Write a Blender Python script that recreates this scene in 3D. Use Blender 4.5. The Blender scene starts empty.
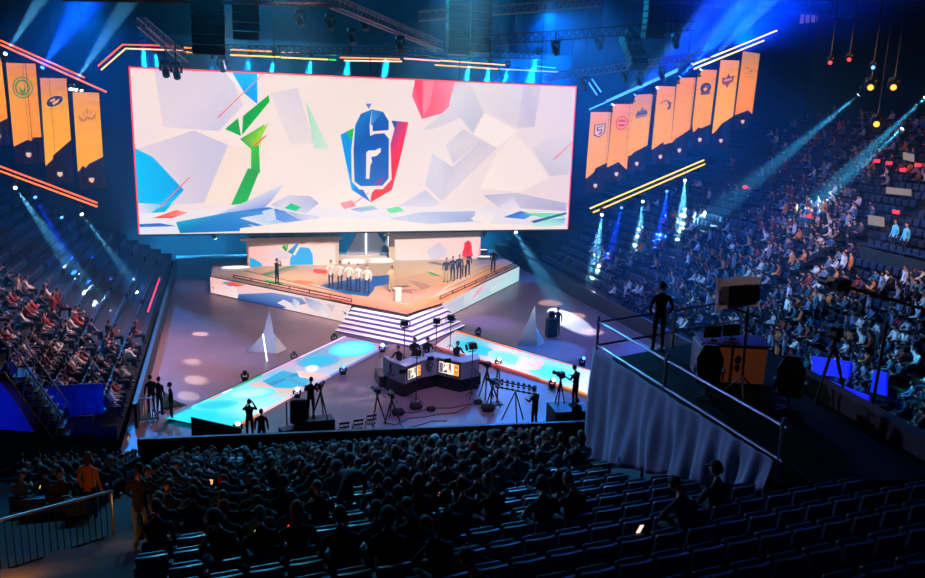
import bpy, bmesh, math, random
from mathutils import Vector, Matrix
# ------------------------------------------------------------ camera, world, exposure
random.seed(7)
SC = bpy.context.scene
COL = SC.collection
W_, H_, F_ = 925.0, 578.0, 791.0
YAW, PIT, ROL = math.radians(-17), math.radians(12.7), math.radians(1.85)
CAMP = Vector((0, 0, 14.0))
cd = bpy.data.cameras.new('camera'); cd.sensor_width = 36; cd.lens = F_ / W_ * 36
cd.clip_start = 0.1; cd.clip_end = 400
cam = bpy.data.objects.new('camera', cd); COL.objects.link(cam)
RM = Matrix.Rotation(YAW, 3, 'Z') @ Matrix.Rotation(math.pi/2 - PIT, 3, 'X') @ Matrix.Rotation(ROL, 3, 'Z')
cam.matrix_world = Matrix.Translation(CAMP) @ RM.to_4x4()
SC.camera = cam
SC.view_settings.view_transform = 'Standard'; SC.view_settings.look = 'None'
SC.view_settings.gamma = 1; SC.view_settings.exposure = 0.0
SC.view_settings.use_curve_mapping = False
w = bpy.data.worlds.new('hall_air'); SC.world = w; w.use_nodes = True
w.node_tree.nodes['Background'].inputs[0].default_value = (0.01, 0.03, 0.08, 1)
w.node_tree.nodes['Background'].inputs[1].default_value = 0.02
SC.cycles.volume_bounces = 0
SC.cycles.max_bounces = 5; SC.cycles.diffuse_bounces = 2; SC.cycles.glossy_bounces = 2
SC.cycles.volume_step_rate = 4; SC.cycles.sample_clamp_indirect = 4

def ray(px, py):
    return RM @ Vector(((px-W_/2)/F_, -(py-H_/2)/F_, -1))
def onz(px, py, z=0.0):
    d = ray(px, py); return CAMP + d*((z-CAMP.z)/d.z)
def ony(px, py, y):
    d = ray(px, py); return CAMP + d*((y-CAMP.y)/d.y)
def onx(px, py, x):
    d = ray(px, py); return CAMP + d*((x-CAMP.x)/d.x)
def onp(px, py, n, c):
    n = Vector(n); d = ray(px, py); return CAMP + d*((c-n.dot(CAMP))/n.dot(d))
def proj(p):
    q = RM.transposed() @ (Vector(p)-CAMP); return (W_/2+F_*q.x/-q.z, H_/2-F_*q.y/-q.z, -q.z)
def lin(c):
    return tuple(((v/255)/12.92 if v/255 <= .04045 else ((v/255+.055)/1.055)**2.4) for v in c[:3])

# ------------------------------------------------------------ lights of the hall
def light(name, kind, loc, aim=None, energy=100, color=(1,1,1), size=0.15, cone=10, blend=.5, parent=None, sy=None):
    ld = bpy.data.lights.new(name, kind); ld.energy = energy; ld.color = color
    if kind == 'SPOT':
        ld.spot_size = math.radians(cone); ld.spot_blend = blend; ld.shadow_soft_size = size
    elif kind == 'AREA':
        ld.size = size
        if sy: ld.shape = 'RECTANGLE'; ld.size_y = sy
    else:
        ld.shadow_soft_size = size
    o = bpy.data.objects.new(name, ld); COL.objects.link(o); o.location = loc
    if aim is not None:
        o.rotation_euler = (Vector(aim)-Vector(loc)).to_track_quat('-Z', 'Y').to_euler()
    if parent is not None:
        o.parent = parent; o.location = Vector(loc)-parent.location
    return o
# stage wash, floor wash, audience washes: all hang from the roof rig
light('stage_wash', 'SPOT', (11, 33, 22), (11, 57.5, 1), 72000, (1, .9, .8), .5, 34, .6)
light('stage_wash', 'SPOT', (4, 52, 18), (4, 63, 2.5), 7000, (1, .86, .76), .4, 50, .8)
light('stage_wash', 'SPOT', (18, 52, 18), (18, 64, 2.5), 7000, (1, .86, .76), .4, 50, .8)
light('shard_wash', 'SPOT', (2, 30, 14), (2.7, 44, 1.2), 9000, (.75, .85, 1), .3, 11, .8)
light('shard_wash', 'SPOT', (19, 31, 14), (17.9, 46, 1.5), 10000, (.9, .9, 1), .3, 11, .8)
light('desk_wash', 'SPOT', (12, 16, 19), (10.5, 36, .8), 9000, (.58, .58, 1), .4, 22, .8)
light('drape_wash', 'SPOT', (-8, 34, 17), (8.9, 14, 6), 9000, (.32, .45, 1), .4, 30, .7)
light('platform_work_light', 'SPOT', (9, 3, 21), (13.6, 16, 8), 1300, (1, .8, .7), .3, 22, .6)  # unseen warm fill added behind the camera to brighten the platform desk
light('stage_wash', 'SPOT', (2, 34, 20), (9, 52, 1), 16000, (1, .82, .75), .4, 40, .8)
light('steps_wash', 'SPOT', (11, 33, 21), (10.8, 47, .6), 46000, (.92, .84, 1), .3, 15, .7)
light('teal_flood', 'SPOT', (2, 74, 24), (6, 50, 19), 22000, (.0, .32, .55), .5, 90, .9)
light('teal_flood', 'SPOT', (22, 74, 24), (20, 50, 19), 26000, (.0, .3, .7), .5, 90, .9)
light('floor_wash', 'SPOT', (4, 38, 21), (1.5, 48, 0), 8000, (1, .5, .6), .5, 60, .9)
light('floor_wash', 'SPOT', (20, 40, 21), (21, 50, 0), 8000, (.22, .28, .9), .5, 55, .9)
light('floor_wash', 'SPOT', (9, 28, 20), (8.5, 38, 0), 7000, (.6, .38, .95), .5, 45, .9)
light('audience_wash', 'SPOT', (12, 40, 22), (7.5, 22, 4), 20000, (.1, .6, 1), .5, 42, .9)
light('audience_wash', 'SPOT', (0, 40, 22), (1, 20, 5), 11000, (.1, .65, 1), .5, 44, .8)
light('audience_wash', 'SPOT', (2, 48, 20), (-7, 44, 2), 20000, (1, .55, .5), .5, 60, .9)
light('audience_wash', 'SPOT', (4, 60, 19), (-8, 42, 3), 16000, (.35, .45, 1), .5, 38, .9)
light('audience_wash', 'SPOT', (18, 56, 19), (32, 44, 3), 20000, (.04, .2, 1), .5, 60, .9)
light('audience_wash', 'SPOT', (16, 42, 21), (32, 36, 4), 26000, (.2, .55, 1), .5, 60, .9)
light('audience_wash', 'SPOT', (20, 34, 20), (29.5, 24, 3), 16000, (.08, .75, 1), .5, 26, .8)
light('audience_wash', 'SPOT', (24, 30, 21), (40, 38, 8), 15000, (1, .55, .4), .5, 55, .9)

light('blue_flood', 'SPOT', (44, 70, 24), (33, 48, 3), 60000, (.0, .12, 1), .5, 56, .9)
light('blue_flood', 'SPOT', (29, 72, 23), (28, 50, 6), 80000, (.0, .2, 1), .5, 80, .9)
light('blue_flood', 'SPOT', (-10, 70, 22), (-8, 50, 4), 60000, (.0, .2, .8), .5, 75, .9)
light('blue_flood', 'SPOT', (43, 61, 20), (33, 44, 27), 330000, (.0, .06, 1), .5, 54, .9)

# ------------------------------------------------------------ helpers
MATS = {}
def mat(name, col, rough=.6, metal=0.0, emit=0.0, var=.12, scale=6.0, bump=0.0, ecol=None, objcol=False, vcol=False, spec=.4):
    if name in MATS: return MATS[name]
    m = bpy.data.materials.new(name); m.use_nodes = True; nt = m.node_tree; N = nt.nodes; L = nt.links
    b = N['Principled BSDF']; b.inputs['Roughness'].default_value = rough; b.inputs['Metallic'].default_value = metal
    b.inputs['Specular IOR Level'].default_value = spec
    c = lin(col) if max(col) > 1 else tuple(col)
    src = None
    if vcol:
        a = N.new('ShaderNodeAttribute'); a.attribute_name = 'Col'; src = a.outputs['Color']
    elif objcol:
        a = N.new('ShaderNodeObjectInfo'); src = a.outputs['Color']
    tc = N.new('ShaderNodeTexCoord'); no = N.new('ShaderNodeTexNoise'); no.inputs['Scale'].default_value = scale
    no.inputs['Detail'].default_value = 3
    L.new(tc.outputs['Object'], no.inputs['Vector'])
    mr = N.new('ShaderNodeMapRange'); mr.inputs[3].default_value = 1-var; mr.inputs[4].default_value = 1+var
    L.new(no.outputs['Fac'], mr.inputs[0])
    mx = N.new('ShaderNodeVectorMath'); mx.operation = 'SCALE'
    if src: L.new(src, mx.inputs[0])
    else: mx.inputs[0].default_value = c
    L.new(mr.outputs[0], mx.inputs['Scale'])
    if emit > 0:
        b.inputs['Base Color'].default_value = (.02, .02, .02, 1)
        if src: L.new(src, b.inputs['Emission Color'])
        else: b.inputs['Emission Color'].default_value = (lin(ecol) if ecol else c)+(1,)
        b.inputs['Emission Strength'].default_value = emit
    else:
        L.new(mx.outputs[0], b.inputs['Base Color'])
    if bump > 0:
        bp = N.new('ShaderNodeBump'); bp.inputs['Strength'].default_value = bump; bp.inputs['Distance'].default_value = .02
        L.new(no.outputs['Fac'], bp.inputs['Height']); L.new(bp.outputs[0], b.inputs['Normal'])
    MATS[name] = m; return m

def tag(o, label=None, cat=None, group=None, kind=None):
    if label: o['label'] = label
    if cat: o['category'] = cat
    if group: o['group'] = group
    if kind: o['kind'] = kind
    return o
def thing(name, label, cat, loc=(0,0,0), rz=0, group=None):
    o = bpy.data.objects.new(name, None); COL.objects.link(o); o.location = loc; o.rotation_euler = (0, 0, rz)
    o.empty_display_size = .2
    return tag(o, label, cat, group)
def copytree(o, parent=None):
    c = o.copy(); COL.objects.link(c)
    if parent: c.parent = parent
    for ch in list(o.children):
        if ch.parent is o: copytree(ch, c)
    return c

class MB:
    def __init__(s): s.v = []; s.f = []; s.m = []; s.c = []; s.smooth = False
    def add(s, vs, fs, m=0, c=None):
        n = len(s.v); s.v += [tuple(v) for v in vs]
        for f in fs:
            s.f.append([n+i for i in f]); s.m.append(m)
            s.c.append(c if c is None or not isinstance(c, list) else [c[i] for i in f])
        return s
    def box(s, c, d, rz=0, m=0, M=None, col=None, taper=1.0):
        hx, hy, hz = d[0]/2, d[1]/2, d[2]/2; R = Matrix.Rotation(rz, 3, 'Z') if M is None else M
        vs = []
        for z in (-hz, hz):
            t = taper if z > 0 else 1
            for x, y in ((-hx, -hy), (hx, -hy), (hx, hy), (-hx, hy)):
                vs.append(R @ Vector((x*t, y*t, z)) + Vector(c))
        return s.add(vs, [(0,3,2,1),(4,5,6,7),(0,1,5,4),(1,2,6,5),(2,3,7,6),(3,0,4,7)], m, col)
    def bbox(s, c, d, rz=0, m=0, b=.02, M=None):   # chamfered box
        R = Matrix.Rotation(rz, 3, 'Z') if M is None else M
        bm = bmesh.new(); bmesh.ops.create_cube(bm, size=1)
        for v in bm.verts: v.co = Vector((v.co.x*d[0], v.co.y*d[1], v.co.z*d[2]))
        bmesh.ops.bevel(bm, geom=bm.edges[:], offset=min(b, min(d)*.4), segments=1, affect='EDGES')
        bm.verts.index_update()
        s.add([R @ v.co + Vector(c) for v in bm.verts], [[v.index for v in f.verts] for f in bm.faces], m); bm.free(); return s
    def tube(s, p, q, r, n=8, m=0, r2=None, cap=True, c=None):
        p = Vector(p); q = Vector(q); d = q-p
        if d.length < 1e-6: return s
        R = d.to_track_quat('Z', 'Y').to_matrix(); r2 = r if r2 is None else r2
        vs = [p + R @ Vector((r*math.cos(2*math.pi*i/n), r*math.sin(2*math.pi*i/n), 0)) for i in range(n)]
        vs += [q + R @ Vector((r2*math.cos(2*math.pi*i/n), r2*math.sin(2*math.pi*i/n), 0)) for i in range(n)]
        fs = [(i, (i+1) % n, n+(i+1) % n, n+i) for i in range(n)]
        if cap: fs += [tuple(range(n-1, -1, -1)), tuple(range(n, 2*n))]
        return s.add(vs, fs, m, c)
    def bar(s, p, q, a, b=None, m=0, c=None):
        p = Vector(p); q = Vector(q); d = q-p; b = b or a
        R = d.to_track_quat('X', 'Z').to_matrix()
        return s.box((p+q)/2, (d.length, a, b), M=R, m=m, col=c)
    def prism(s, pts, z0, z1, m=0, c=None):
        n = len(pts); vs = [(p[0], p[1], z0) for p in pts]+[(p[0], p[1], z1) for p in pts]
        fs = [tuple(range(n-1, -1, -1)), tuple(range(n, 2*n))]+[(i, (i+1) % n, n+(i+1) % n, n+i) for i in range(n)]
        return s.add(vs, fs, m, c)
    def slab(s, pts, off, m=0, c=None):      # polygon of 3D points, thickened by vector off
        n = len(pts); off = Vector(off); vs = [Vector(p) for p in pts]; vs += [v+off for v in vs]
        return s.add(vs, [tuple(range(n)), tuple(range(2*n-1, n-1, -1))]+[(i, n+i, n+(i+1) % n, (i+1) % n) for i in range(n)], m, c)
    def sphere(s, c, r, n=10, k=6, m=0, sc=(1,1,1), M=None):
        vs = []; c = Vector(c)
        for j in range(1, k):
            t = math.pi*j/k
            for i in range(n):
                a = 2*math.pi*i/n; p = Vector((r*sc[0]*math.sin(t)*math.cos(a), r*sc[1]*math.sin(t)*math.sin(a), r*sc[2]*math.cos(t)))
                vs.append(c + (M @ p if M else p))
        p = Vector((0,0,r*sc[2])); vs += [c+(M @ p if M else p), c-(M @ p if M else p)]
        fs = [(j*n+i, (j+1)*n+i, (j+1)*n+(i+1) % n, j*n+(i+1) % n) for j in range(k-2) for i in range(n)]
        T = len(vs)-2
        fs += [(T, i, (i+1) % n) for i in range(n)]+[(T+1, (k-2)*n+(i+1) % n, (k-2)*n+i) for i in range(n)]
        return s.add(vs, fs, m)
    def build(s, name, mats, parent=None, w=False, base=None, smooth=False):
        me = bpy.data.meshes.new(name); vs = s.v
        o = bpy.data.objects.new(name, me)
        if parent is not None:
            o.parent = parent
            if w:
                r = parent
                while r.parent: r = r.parent
                Mi = (Matrix.Translation(r.location) @ r.rotation_euler.to_matrix().to_4x4()).inverted()
                vs = [tuple(Mi @ Vector(v)) for v in vs]
        elif base is not None:
            b = Vector(base); vs = [tuple(Vector(v)-b) for v in vs]; o.location = b
        me.from_pydata(vs, [], s.f)
        mats = mats if isinstance(mats, (list, tuple)) else [mats]
        for m_ in mats: me.materials.append(m_)
        me.polygons.foreach_set('material_index', s.m)
        if any(c is not None for c in s.c):
            a = me.color_attributes.new('Col', 'FLOAT_COLOR', 'CORNER'); buf = []
            for f, c in zip(s.f, s.c):
                for i in range(len(f)):
                    k = (c[i] if isinstance(c, list) else c) or (0, 0, 0)
                    buf += [k[0], k[1], k[2], 1]
            a.data.foreach_set('color', buf)
        if smooth: me.polygons.foreach_set('use_smooth', [True]*len(s.f))
        me.update(); COL.objects.link(o); return o
def struct(o): o['kind'] = 'structure'; return o

M_DARK = mat('dark_metal', (22, 24, 30), .5, .6)
M_BLK = mat('black_plastic', (14, 14, 17), .45)
M_ALU = mat('aluminium', (150, 155, 165), .35, .9)
M_CONC = mat('concrete', (34, 33, 38), .85, var=.25, scale=3)
M_FLR = mat('grey_floor_vinyl', (128, 112, 128), .42, var=.15, scale=.7)
M_ART = mat('led_artwork', (1,1,1), emit=1.0, vcol=True)
M_ARTS = mat('led_artwork_bright', (1,1,1), emit=1.3, vcol=True)
M_PRINT = mat('printed_deck', (1,1,1), .45, vcol=True, var=.08)

# ------------------------------------------------------------ structure
CX = 11.1
b = MB(); b.box((CX, 52, -.1), (31, 50, .2)); struct(b.build('floor', mat('arena_floor', (124, 98, 108), .38, var=.3, scale=.5)))
b = MB(); b.box((15, 80, 13), (120, .4, 28)); struct(b.build('wall_back', mat('wall_black', (6, 18, 34), .9)))
b = MB(); b.box((-32, 35, 13), (.4, 92, 28)); struct(b.build('wall_left', MATS['wall_black']))
b = MB(); b.box((66, 35, 13), (.4, 92, 28)); struct(b.build('wall_right', MATS['wall_black']))
b = MB(); b.box((15, 35, 27.2), (100, 92, .4)); struct(b.build('ceiling', mat('ceiling_steel', (30, 36, 46), .8)))
b = MB(); b.box((15, -6, 13), (100, .4, 28)); struct(b.build('wall_rear', MATS['wall_black']))

def stand(name, p0, ax, up, x0, n, run, z0, rise, length, lo, seed=0):
    """stepped terrace: p0 origin, ax along rows, up direction of climbing (unit, horizontal)"""
    b = MB(); ax = Vector(ax); up = Vector(up); p0 = Vector(p0)
    for i in range(n):
        a = p0 + up*(i*run); z1 = z0+i*rise
        q = [a+ax*lo, a+ax*(lo+length), a+ax*(lo+length)+up*run, a+ax*lo+up*run]
        b.slab([Vector((v.x, v.y, z1)) for v in q], (0, 0, -max(.6, rise+.3)))
    return struct(b.build(name, M_CONC))
# left stand: rows run along Y, climb to -X ; right the same to +X ; front stand climbs toward -Y
stand('terrace_left', (-4.6, 0, 0), (0,1,0), (-1,0,0), 0, 20, .9, .75, .42, 40.5, 33.6)
stand('terrace_right', (26.6, 0, 0), (0,1,0), (1,0,0), 0, 30, .9, .8, .45, 62, 14)
ang = math.radians(-6.5); FA = Vector((math.cos(ang), math.sin(ang), 0)); FU = Vector((math.sin(ang), -math.cos(ang), 0))
FP = Vector((0, 28.9, 0)); BP = Vector((0, 30.75, 0)); RUN = .88
def front_z(i): return .4+.36*min(i, 12)+.285*max(0, i-12)
b = MB()
def rowang(i): return math.radians(-6.5+11*min(max(i, 0)/20, 1))
def rowpt(i, s):
    a = rowang(i); return Vector((3+math.cos(a)*s, 28.6-i*RUN+math.sin(a)*s, front_z(int(i))))
for i in range(29):
    q = [rowpt(i, -17), rowpt(i, 20), rowpt(i+1, 20), rowpt(i+1, -17)]
    for v in q: v.z = front_z(i)
    b.slab(q, (0, 0, -.8))
struct(b.build('terrace_front', M_CONC))
b = MB(); b.prism([BP+FA*-14, BP+FA*22, rowpt(0,20), rowpt(0,-17)], 0, .3); struct(b.build('floor_front', M_CONC))

b = MB()
b.box((-4.0, 52, .55), (.12, 34, 1.1)); b.box((-4.0, 52, 1.12), (.2, 34, .06)); struct(b.build('wall_barrier_left', mat('barrier_black', (12, 16, 22), .5)))
b = MB()
b.box((26.1, 52, .55), (.12, 34, 1.1)); b.box((26.1, 52, 1.12), (.2, 34, .06)); struct(b.build('wall_barrier_right', MATS['barrier_black']))
b = MB()
p, q = BP+FA*-3.6-FU*.15, BP+FA*22-FU*.15
b.bar(Vector((p.x, p.y, .5)), Vector((q.x, q.y, .5)), .1, .98); b.bar(Vector((p.x, p.y, 1.02)), Vector((q.x, q.y, 1.02)), .16, .06)
struct(b.build('wall_barrier_front', MATS['barrier_black']))

# ------------------------------------------------------------ haze over the arena floor
b = MB(); b.box((16, 57, 13.4), (96, 44, 26.4)); hz = b.build('arena_haze', [])
hm = bpy.data.materials.new('haze'); hm.use_nodes = True; nt = hm.node_tree; nt.nodes.clear()
vs_ = nt.nodes.new('ShaderNodeVolumeScatter'); vs_.inputs['Density'].default_value = .0042; vs_.inputs['Color'].default_value = (.16, .62, 1, 1)
vs_.inputs['Anisotropy'].default_value = 0.15
ou = nt.nodes.new('ShaderNodeOutputMaterial'); nt.links.new(vs_.outputs[0], ou.inputs['Volume'])
hz.data.materials.append(hm); tag(hz, 'thin theatrical haze hanging in the air over the stage and floor', 'haze', kind='stuff')

b = MB(); b.box((11.5, 64.9, 17.4), (34, 3.0, 2.8)); hb = b.build('truss_haze', [hm.copy()]); hb.data.materials[0].node_tree.nodes['Volume Scatter'].inputs['Density'].default_value = .06; tag(hb, 'thicker haze drifting around the light truss above the video wall', 'haze', kind='stuff')  # dense haze box added so the cyan beams show above the screen
# ------------------------------------------------------------ main screen
SY = 62.5
def vivid(c, k=1.22):
    l = .3*c[0]+.6*c[1]+.1*c[2]; return tuple(max(0, min(1.2, l+(v-l)*k)) for v in c)
def art(polys, plane, step, name, parent, material, w=True, off=Vector((0,-1,0))):
    """flat artwork shown on a display: polygons from back to front, one mesh"""
    b = MB()
    for k, (pts, c) in enumerate(polys):
        P = [plane(*p)+off*(step*k) for p in pts]
        cc = [vivid(lin(x)) for x in c] if isinstance(c, list) else vivid(lin(c))
        # fan from centroid keeps concave outlines correct only when star shaped; use ngon
        b.add(P, [tuple(range(len(P)))], 0, cc)
    return b.build(name, material, parent, w=w)
def line_poly(a, b_, wd):
    dx, dy = b_[0]-a[0], b_[1]-a[1]; l = math.hypot(dx, dy); nx, ny = -dy/l*wd/2, dx/l*wd/2
    return [(a[0]+nx, a[1]+ny), (b_[0]+nx, b_[1]+ny), (b_[0]-nx, b_[1]-ny), (a[0]-nx, a[1]-ny)]
scr = thing('video_wall', 'huge white video wall with blue and red shield emblem hung above the stage', 'screen', (11.1, SY, 0))
pl = lambda x, y: ony(x, y, SY-.12)
c0, c1, c2, c3 = [ony(*p, SY) for p in ((131, 68.3), (574, 87), (567.3, 228.5), (139.5, 234.3))]
b = MB(); X0, X1, Z0, Z1 = (c0.x+c3.x)/2, (c1.x+c2.x)/2, (c3.z+c2.z)/2, (c0.z+c1.z)/2
b.box(((X0+X1)/2, SY+.15, (Z0+Z1)/2), (X1-X0+.3, .4, Z1-Z0+.3)); b.build('housing', M_BLK, scr, w=True)
def scrp(x, y):
    p = pl(x, y); p.x = min(max(p.x, X0), X1); p.z = min(max(p.z, Z0), Z1); return p
CR = (247, 229, 222); LV = (222, 211, 222); LV2 = (212, 203, 220); WH = (250, 238, 234)
S = [([(120, 50), (350, 50), (350, 250), (120, 250)], [CR, (246,230,226), (250,236,232), (240,222,224)]),
 ([(350, 50), (590, 50), (590, 250), (350, 250)], [(246,230,226), (232,220,226), (236,220,224), (250,236,232)]),
 ([(154, 66), (230, 66), (243, 106), (219, 131), (163, 127)], [LV, LV, (226,214,222), LV2, (232,218,224)]),
 ([(138, 149), (194, 130.5), (228, 145), (204, 203), (150, 206)], [(228,214,222), LV2, (206,200,222), (214,206,224), (236,222,228)]),
 ([(204, 203), (228, 145), (270, 150), (240, 205)], [(250,232,216), (246,226,214), CR, CR]),
 ([(130, 148), (136, 148.6), (153, 157), (184, 190), (169, 204.5), (130, 203)], [(0,190,240), (0,192,242), (0,190,240), (30,160,220), (0,195,245), (0,195,245)]),
 ([(130, 203), (169, 204.5), (184, 190), (160, 216), (130, 222)], [(225,222,238), (60,190,225), (60,190,225), (170,215,240), (240,236,240)]),
 ([(140, 221), (158, 208), (172, 204), (156, 222)], (40, 180, 225)),
 ([(225, 66), (231, 66), (246, 97), (243, 94)], (240, 240, 244)),
 ([(232, 66), (257, 66), (257.5, 104), (245, 94)], [(0,185,235), (0,190,240), (0,150,225), (0,160,225)]),
 ([(225, 129), (238, 118), (241, 136)], (0, 160, 55)),
 ([(243, 116), (268.6, 95), (269.6, 101.6), (242, 135)], [(0,150,50), (0,170,60), (0,170,70), (0,160,60)]),
 ([(240, 139), (264.6, 124), (260, 143.7), (252, 150)], [(0,160,60), (120,210,30), (190,220,20), (60,190,40)]),
 ([(258, 133), (269, 122), (262, 136), (260, 148)], (170, 215, 60)),
 ([(251, 147), (259, 145), (260, 173), (251, 174)], [(90,200,40), (60,190,50), (0,150,75), (0,165,80)]),
 ([(248, 168), (259, 172), (246.6, 203), (231, 205)], [(0,160,75), (0,150,75), (0,175,80), (0,180,85)]),
 ([(269.6, 93), (297.5, 88), (314, 143.7), (291, 145)], [(232,220,226), (222,212,222), (236,222,226), (240,226,228)]),
 ([(305.7, 101), (329, 148.6), (314, 148.6)], [(170,225,195), (222,236,226), (200,230,214)]),
 ([(411.7, 96), (415, 74), (456, 76), (448.5, 111.5), (422, 119)], [(252,130,150), (240,70,100), (245,150,165), (248,130,145), (252,100,120)]),
 ([(423, 78), (423, 118), (430, 104), (434, 78)], (250, 140, 155)),
 ([(455, 77), (470, 78), (483.7, 112.5), (472.5, 133), (449, 104)], [(214,206,216), (224,216,222), (210,202,214), (200,194,210), (228,218,224)]),
 ([(422, 131), (451, 105), (463, 116), (440, 127)], [(224,214,222), (228,218,224), (216,206,218), (226,216,224)]),
 ([(470, 78), (524, 82), (518, 128), (484, 111)], [(236,226,228), (226,218,224), (222,214,222), (232,222,226)]),
 ([(524, 82), (541, 82), (534, 127), (516.5, 128)], [(212,204,216), (220,212,220), (204,196,212), (218,210,218)]),
 ([(484, 113), (518, 131), (497, 148), (474, 134)], WH),
 ([(446, 145), (463, 129), (481, 140), (453, 164)], [(224,214,222), (212,203,214), (222,212,218), (210,202,214)]),
 ([(481, 140), (497, 148), (442, 201), (445, 174)], [(214,204,214), (222,212,220), (226,216,224), (208,200,214)]),
 ([(432, 153.5), (453, 167), (442, 201), (425, 185)], [(224,216,226), (206,200,216), (222,212,224), (216,210,224)]),
 ([(532, 148.6), (550, 137), (575, 133), (575, 174), (550, 176)], [(224,216,222), (230,220,226), (226,216,224), (214,206,218), (206,200,214)]),
 ([(497, 150), (515, 134), (532, 150), (548, 178), (520, 192), (480, 188)], [(242,228,226), (246,232,228), (240,226,226), (246,232,230), WH, WH]),
 # pile of shards along the bottom
 ([(395, 208), (425, 190), (440, 203), (420, 212)], [(226,220,234), (206,200,226), (222,216,230), (236,228,236)]),
 ([(130, 214), (240, 206), (330, 206), (590, 208), (590, 250), (130, 250)], [(244,236,240), (240,232,238), WH, (240,232,236), (226,222,238), (232,236,246)]),
 ([(483, 195), (517, 193), (566, 203), (566, 211), (498, 207)], [(190,184,212), (206,200,220), (192,186,212), (176,174,204), (214,208,224)]),
 ([(153, 218), (176, 210), (188, 212.5), (172, 218)], [(235,80,60), (240,120,90), (250,170,150), (220,60,70)]),
 ([(139, 224), (160, 223), (176, 226), (140, 227)], (70, 110, 190)),
 ([(218, 214), (284, 184), (272, 200), (262, 210)], [(196,206,236), (222,222,240), (176,184,226), (120,150,220)]),
 ([(176, 222), (230, 212), (268, 207), (300, 214), (322, 228), (240, 231), (180, 233)], [(60,170,200), (70,140,205), (60,110,205), (120,160,225), (180,200,235), (40,120,200), (20,120,180)]),
 ([(271, 204.5), (289, 195), (310, 196), (319, 203), (306, 213), (280, 210)], [(196,198,226), (214,212,232), (196,196,224), (180,182,218), (214,212,232), (230,228,240)]),
 ([(284, 208), (291, 203), (301, 207), (296, 211)], (60, 200, 140)),
 ([(240, 218), (262, 214), (300, 228), (282, 231)], [(230,236,246), (196,212,240), (150,180,230), (220,230,246)]),
 ([(248, 224), (275, 231), (240, 233), (268, 234)], WH),
 ([(262, 211), (274, 208), (276, 219), (266, 222)], (206, 220, 242)),
 ([(276, 206), (292, 213), (318, 216), (322, 222), (300, 220)], [(236,236,246), (180,190,228), (210,214,236), WH, (190,198,230)]),
 ([(240, 228), (330, 217), (590, 226), (590, 250), (240, 250)], WH),
 ([(340, 203), (352, 200), (356, 206), (344, 209)], (250, 160, 170)),
 ([(350, 209), (372, 205), (378, 209), (360, 212)], [(140,170,215), (170,225,205), (180,200,225), (200,200,225)]),
 ([(389, 219), (420, 212), (475, 211), (473, 221), (430, 224)], [(216,216,234), (200,204,230), (186,192,224), (160,170,214), (206,210,232)]),
 ([(386, 209), (398, 206), (404, 211), (390, 213)], (130, 225, 175)),
 ([(470, 219), (489, 203), (497, 212), (488, 224)], [(246,240,242), (226,220,232), (240,232,238), WH]),
 ([(492, 212), (512, 196), (520, 208), (508, 219)], [(232,226,236), (214,208,226), (240,234,240), (236,230,238)]),
 ([(503, 217), (520, 211), (534, 214), (524, 219)], [(60,110,200), (40,90,190), (120,170,225), (90,140,215)]),
 ([(522, 213), (564, 213), (564, 217), (540, 217)], [(110,220,160), (130,235,180), (170,240,205), (120,210,190)]),
 ([(530, 225), (548, 219), (565, 218), (563, 224), (545, 228)], [(190,240,220), (150,225,210), (120,150,205), (170,225,225), (225,240,240)]),
 ([(530, 221), (566, 212), (566, 214), (534, 223)], (60, 100, 150))]
for a_, b__, wd, cc in (((217.6,118), (263,72.4), 1.1, (240,95,110)), ((160.5,206), (190,177), 1.0, (230,90,115)), ((254,146), (266,135.5), 1.3, (240,60,40)),
        ((553,159.5), (573,142), 1.0, (245,110,120)), ((350,206), (368,193), .9, (250,110,120))):
    S.append((line_poly(a_, b__, wd), cc))
Q = lambda l: [(320+x/4.82, 90+y/4.82) for x, y in l]
def scaled(l, s):
    cx = sum(p[0] for p in l)/len(l); cy = sum(p[1] for p in l)/len(l); return [(cx+(x-cx)*s, cy+(y-cy)*s) for x, y in l]
six = [(165,440), (160,290), (168,170), (196,115), (248,93), (303,105), (330,150), (329,193), (252,199), (252,172), (243,165), (238,172), (240,222), (262,211), (308,208), (331,235), (329,425), (300,460), (195,463)]
S += [(Q([(98,215), (160,185), (175,300), (200,470), (243,540), (152,480)]), [(0,150,230), (0,150,225), (0,120,200), (20,90,190), (20,100,200), (0,150,235)]),
 (Q([(125,200), (162,183), (160,225), (140,240)]), (0, 185, 110)),
 (Q([(98,215), (120,330), (165,470), (152,480)]), (20, 170, 240)),
 (Q([(345,147), (425,155), (385,330), (345,480), (243,540), (243,500), (320,420)]), [(60,60,150), (235,30,90), (250,30,70), (250,20,40), (225,20,50), (235,40,70), (250,30,80)]),
 (Q([(345,147), (368,150), (362,180), (345,172)]), (30, 70, 150)),
 (Q([(162,178), (196,108), (330,118), (358,185), (338,260), (344,430), (300,478), (252,478), (243,520), (232,478), (190,480), (152,440), (150,290)]), (250, 232, 228)),
 (Q([(165,440), (160,290), (240,222), (262,211), (308,208), (331,235), (329,425), (300,460), (195,463)]), [(30,110,190), (10,90,175), (20,70,160), (20,75,165), (20,80,170), (25,80,165), (60,70,160), (60,100,185), (30,110,190)]),
 (Q([(160,290), (168,170), (196,115), (248,93), (238,172), (240,222)]), [(15,85,170), (40,120,195), (20,95,180), (50,120,190), (20,80,165), (20,70,160)]),
 (Q([(248,93), (303,105), (330,150), (329,193), (252,199), (252,172), (243,165)]), [(70,140,205), (20,90,175), (15,75,160), (15,75,160), (30,80,165), (30,80,165), (90,150,210)]),
 (Q([(222,300), (236,290), (262,291), (291,278), (291,298), (270,318), (245,322), (250,345), (241,362), (236,427), (220,427)]), (252, 236, 232)),
 (Q([(218,66), (247,66), (234,92)]), (110, 130, 180)),
 (Q([(265,455), (295,420), (302,428), (275,462)]), (160, 50, 130))]
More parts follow.
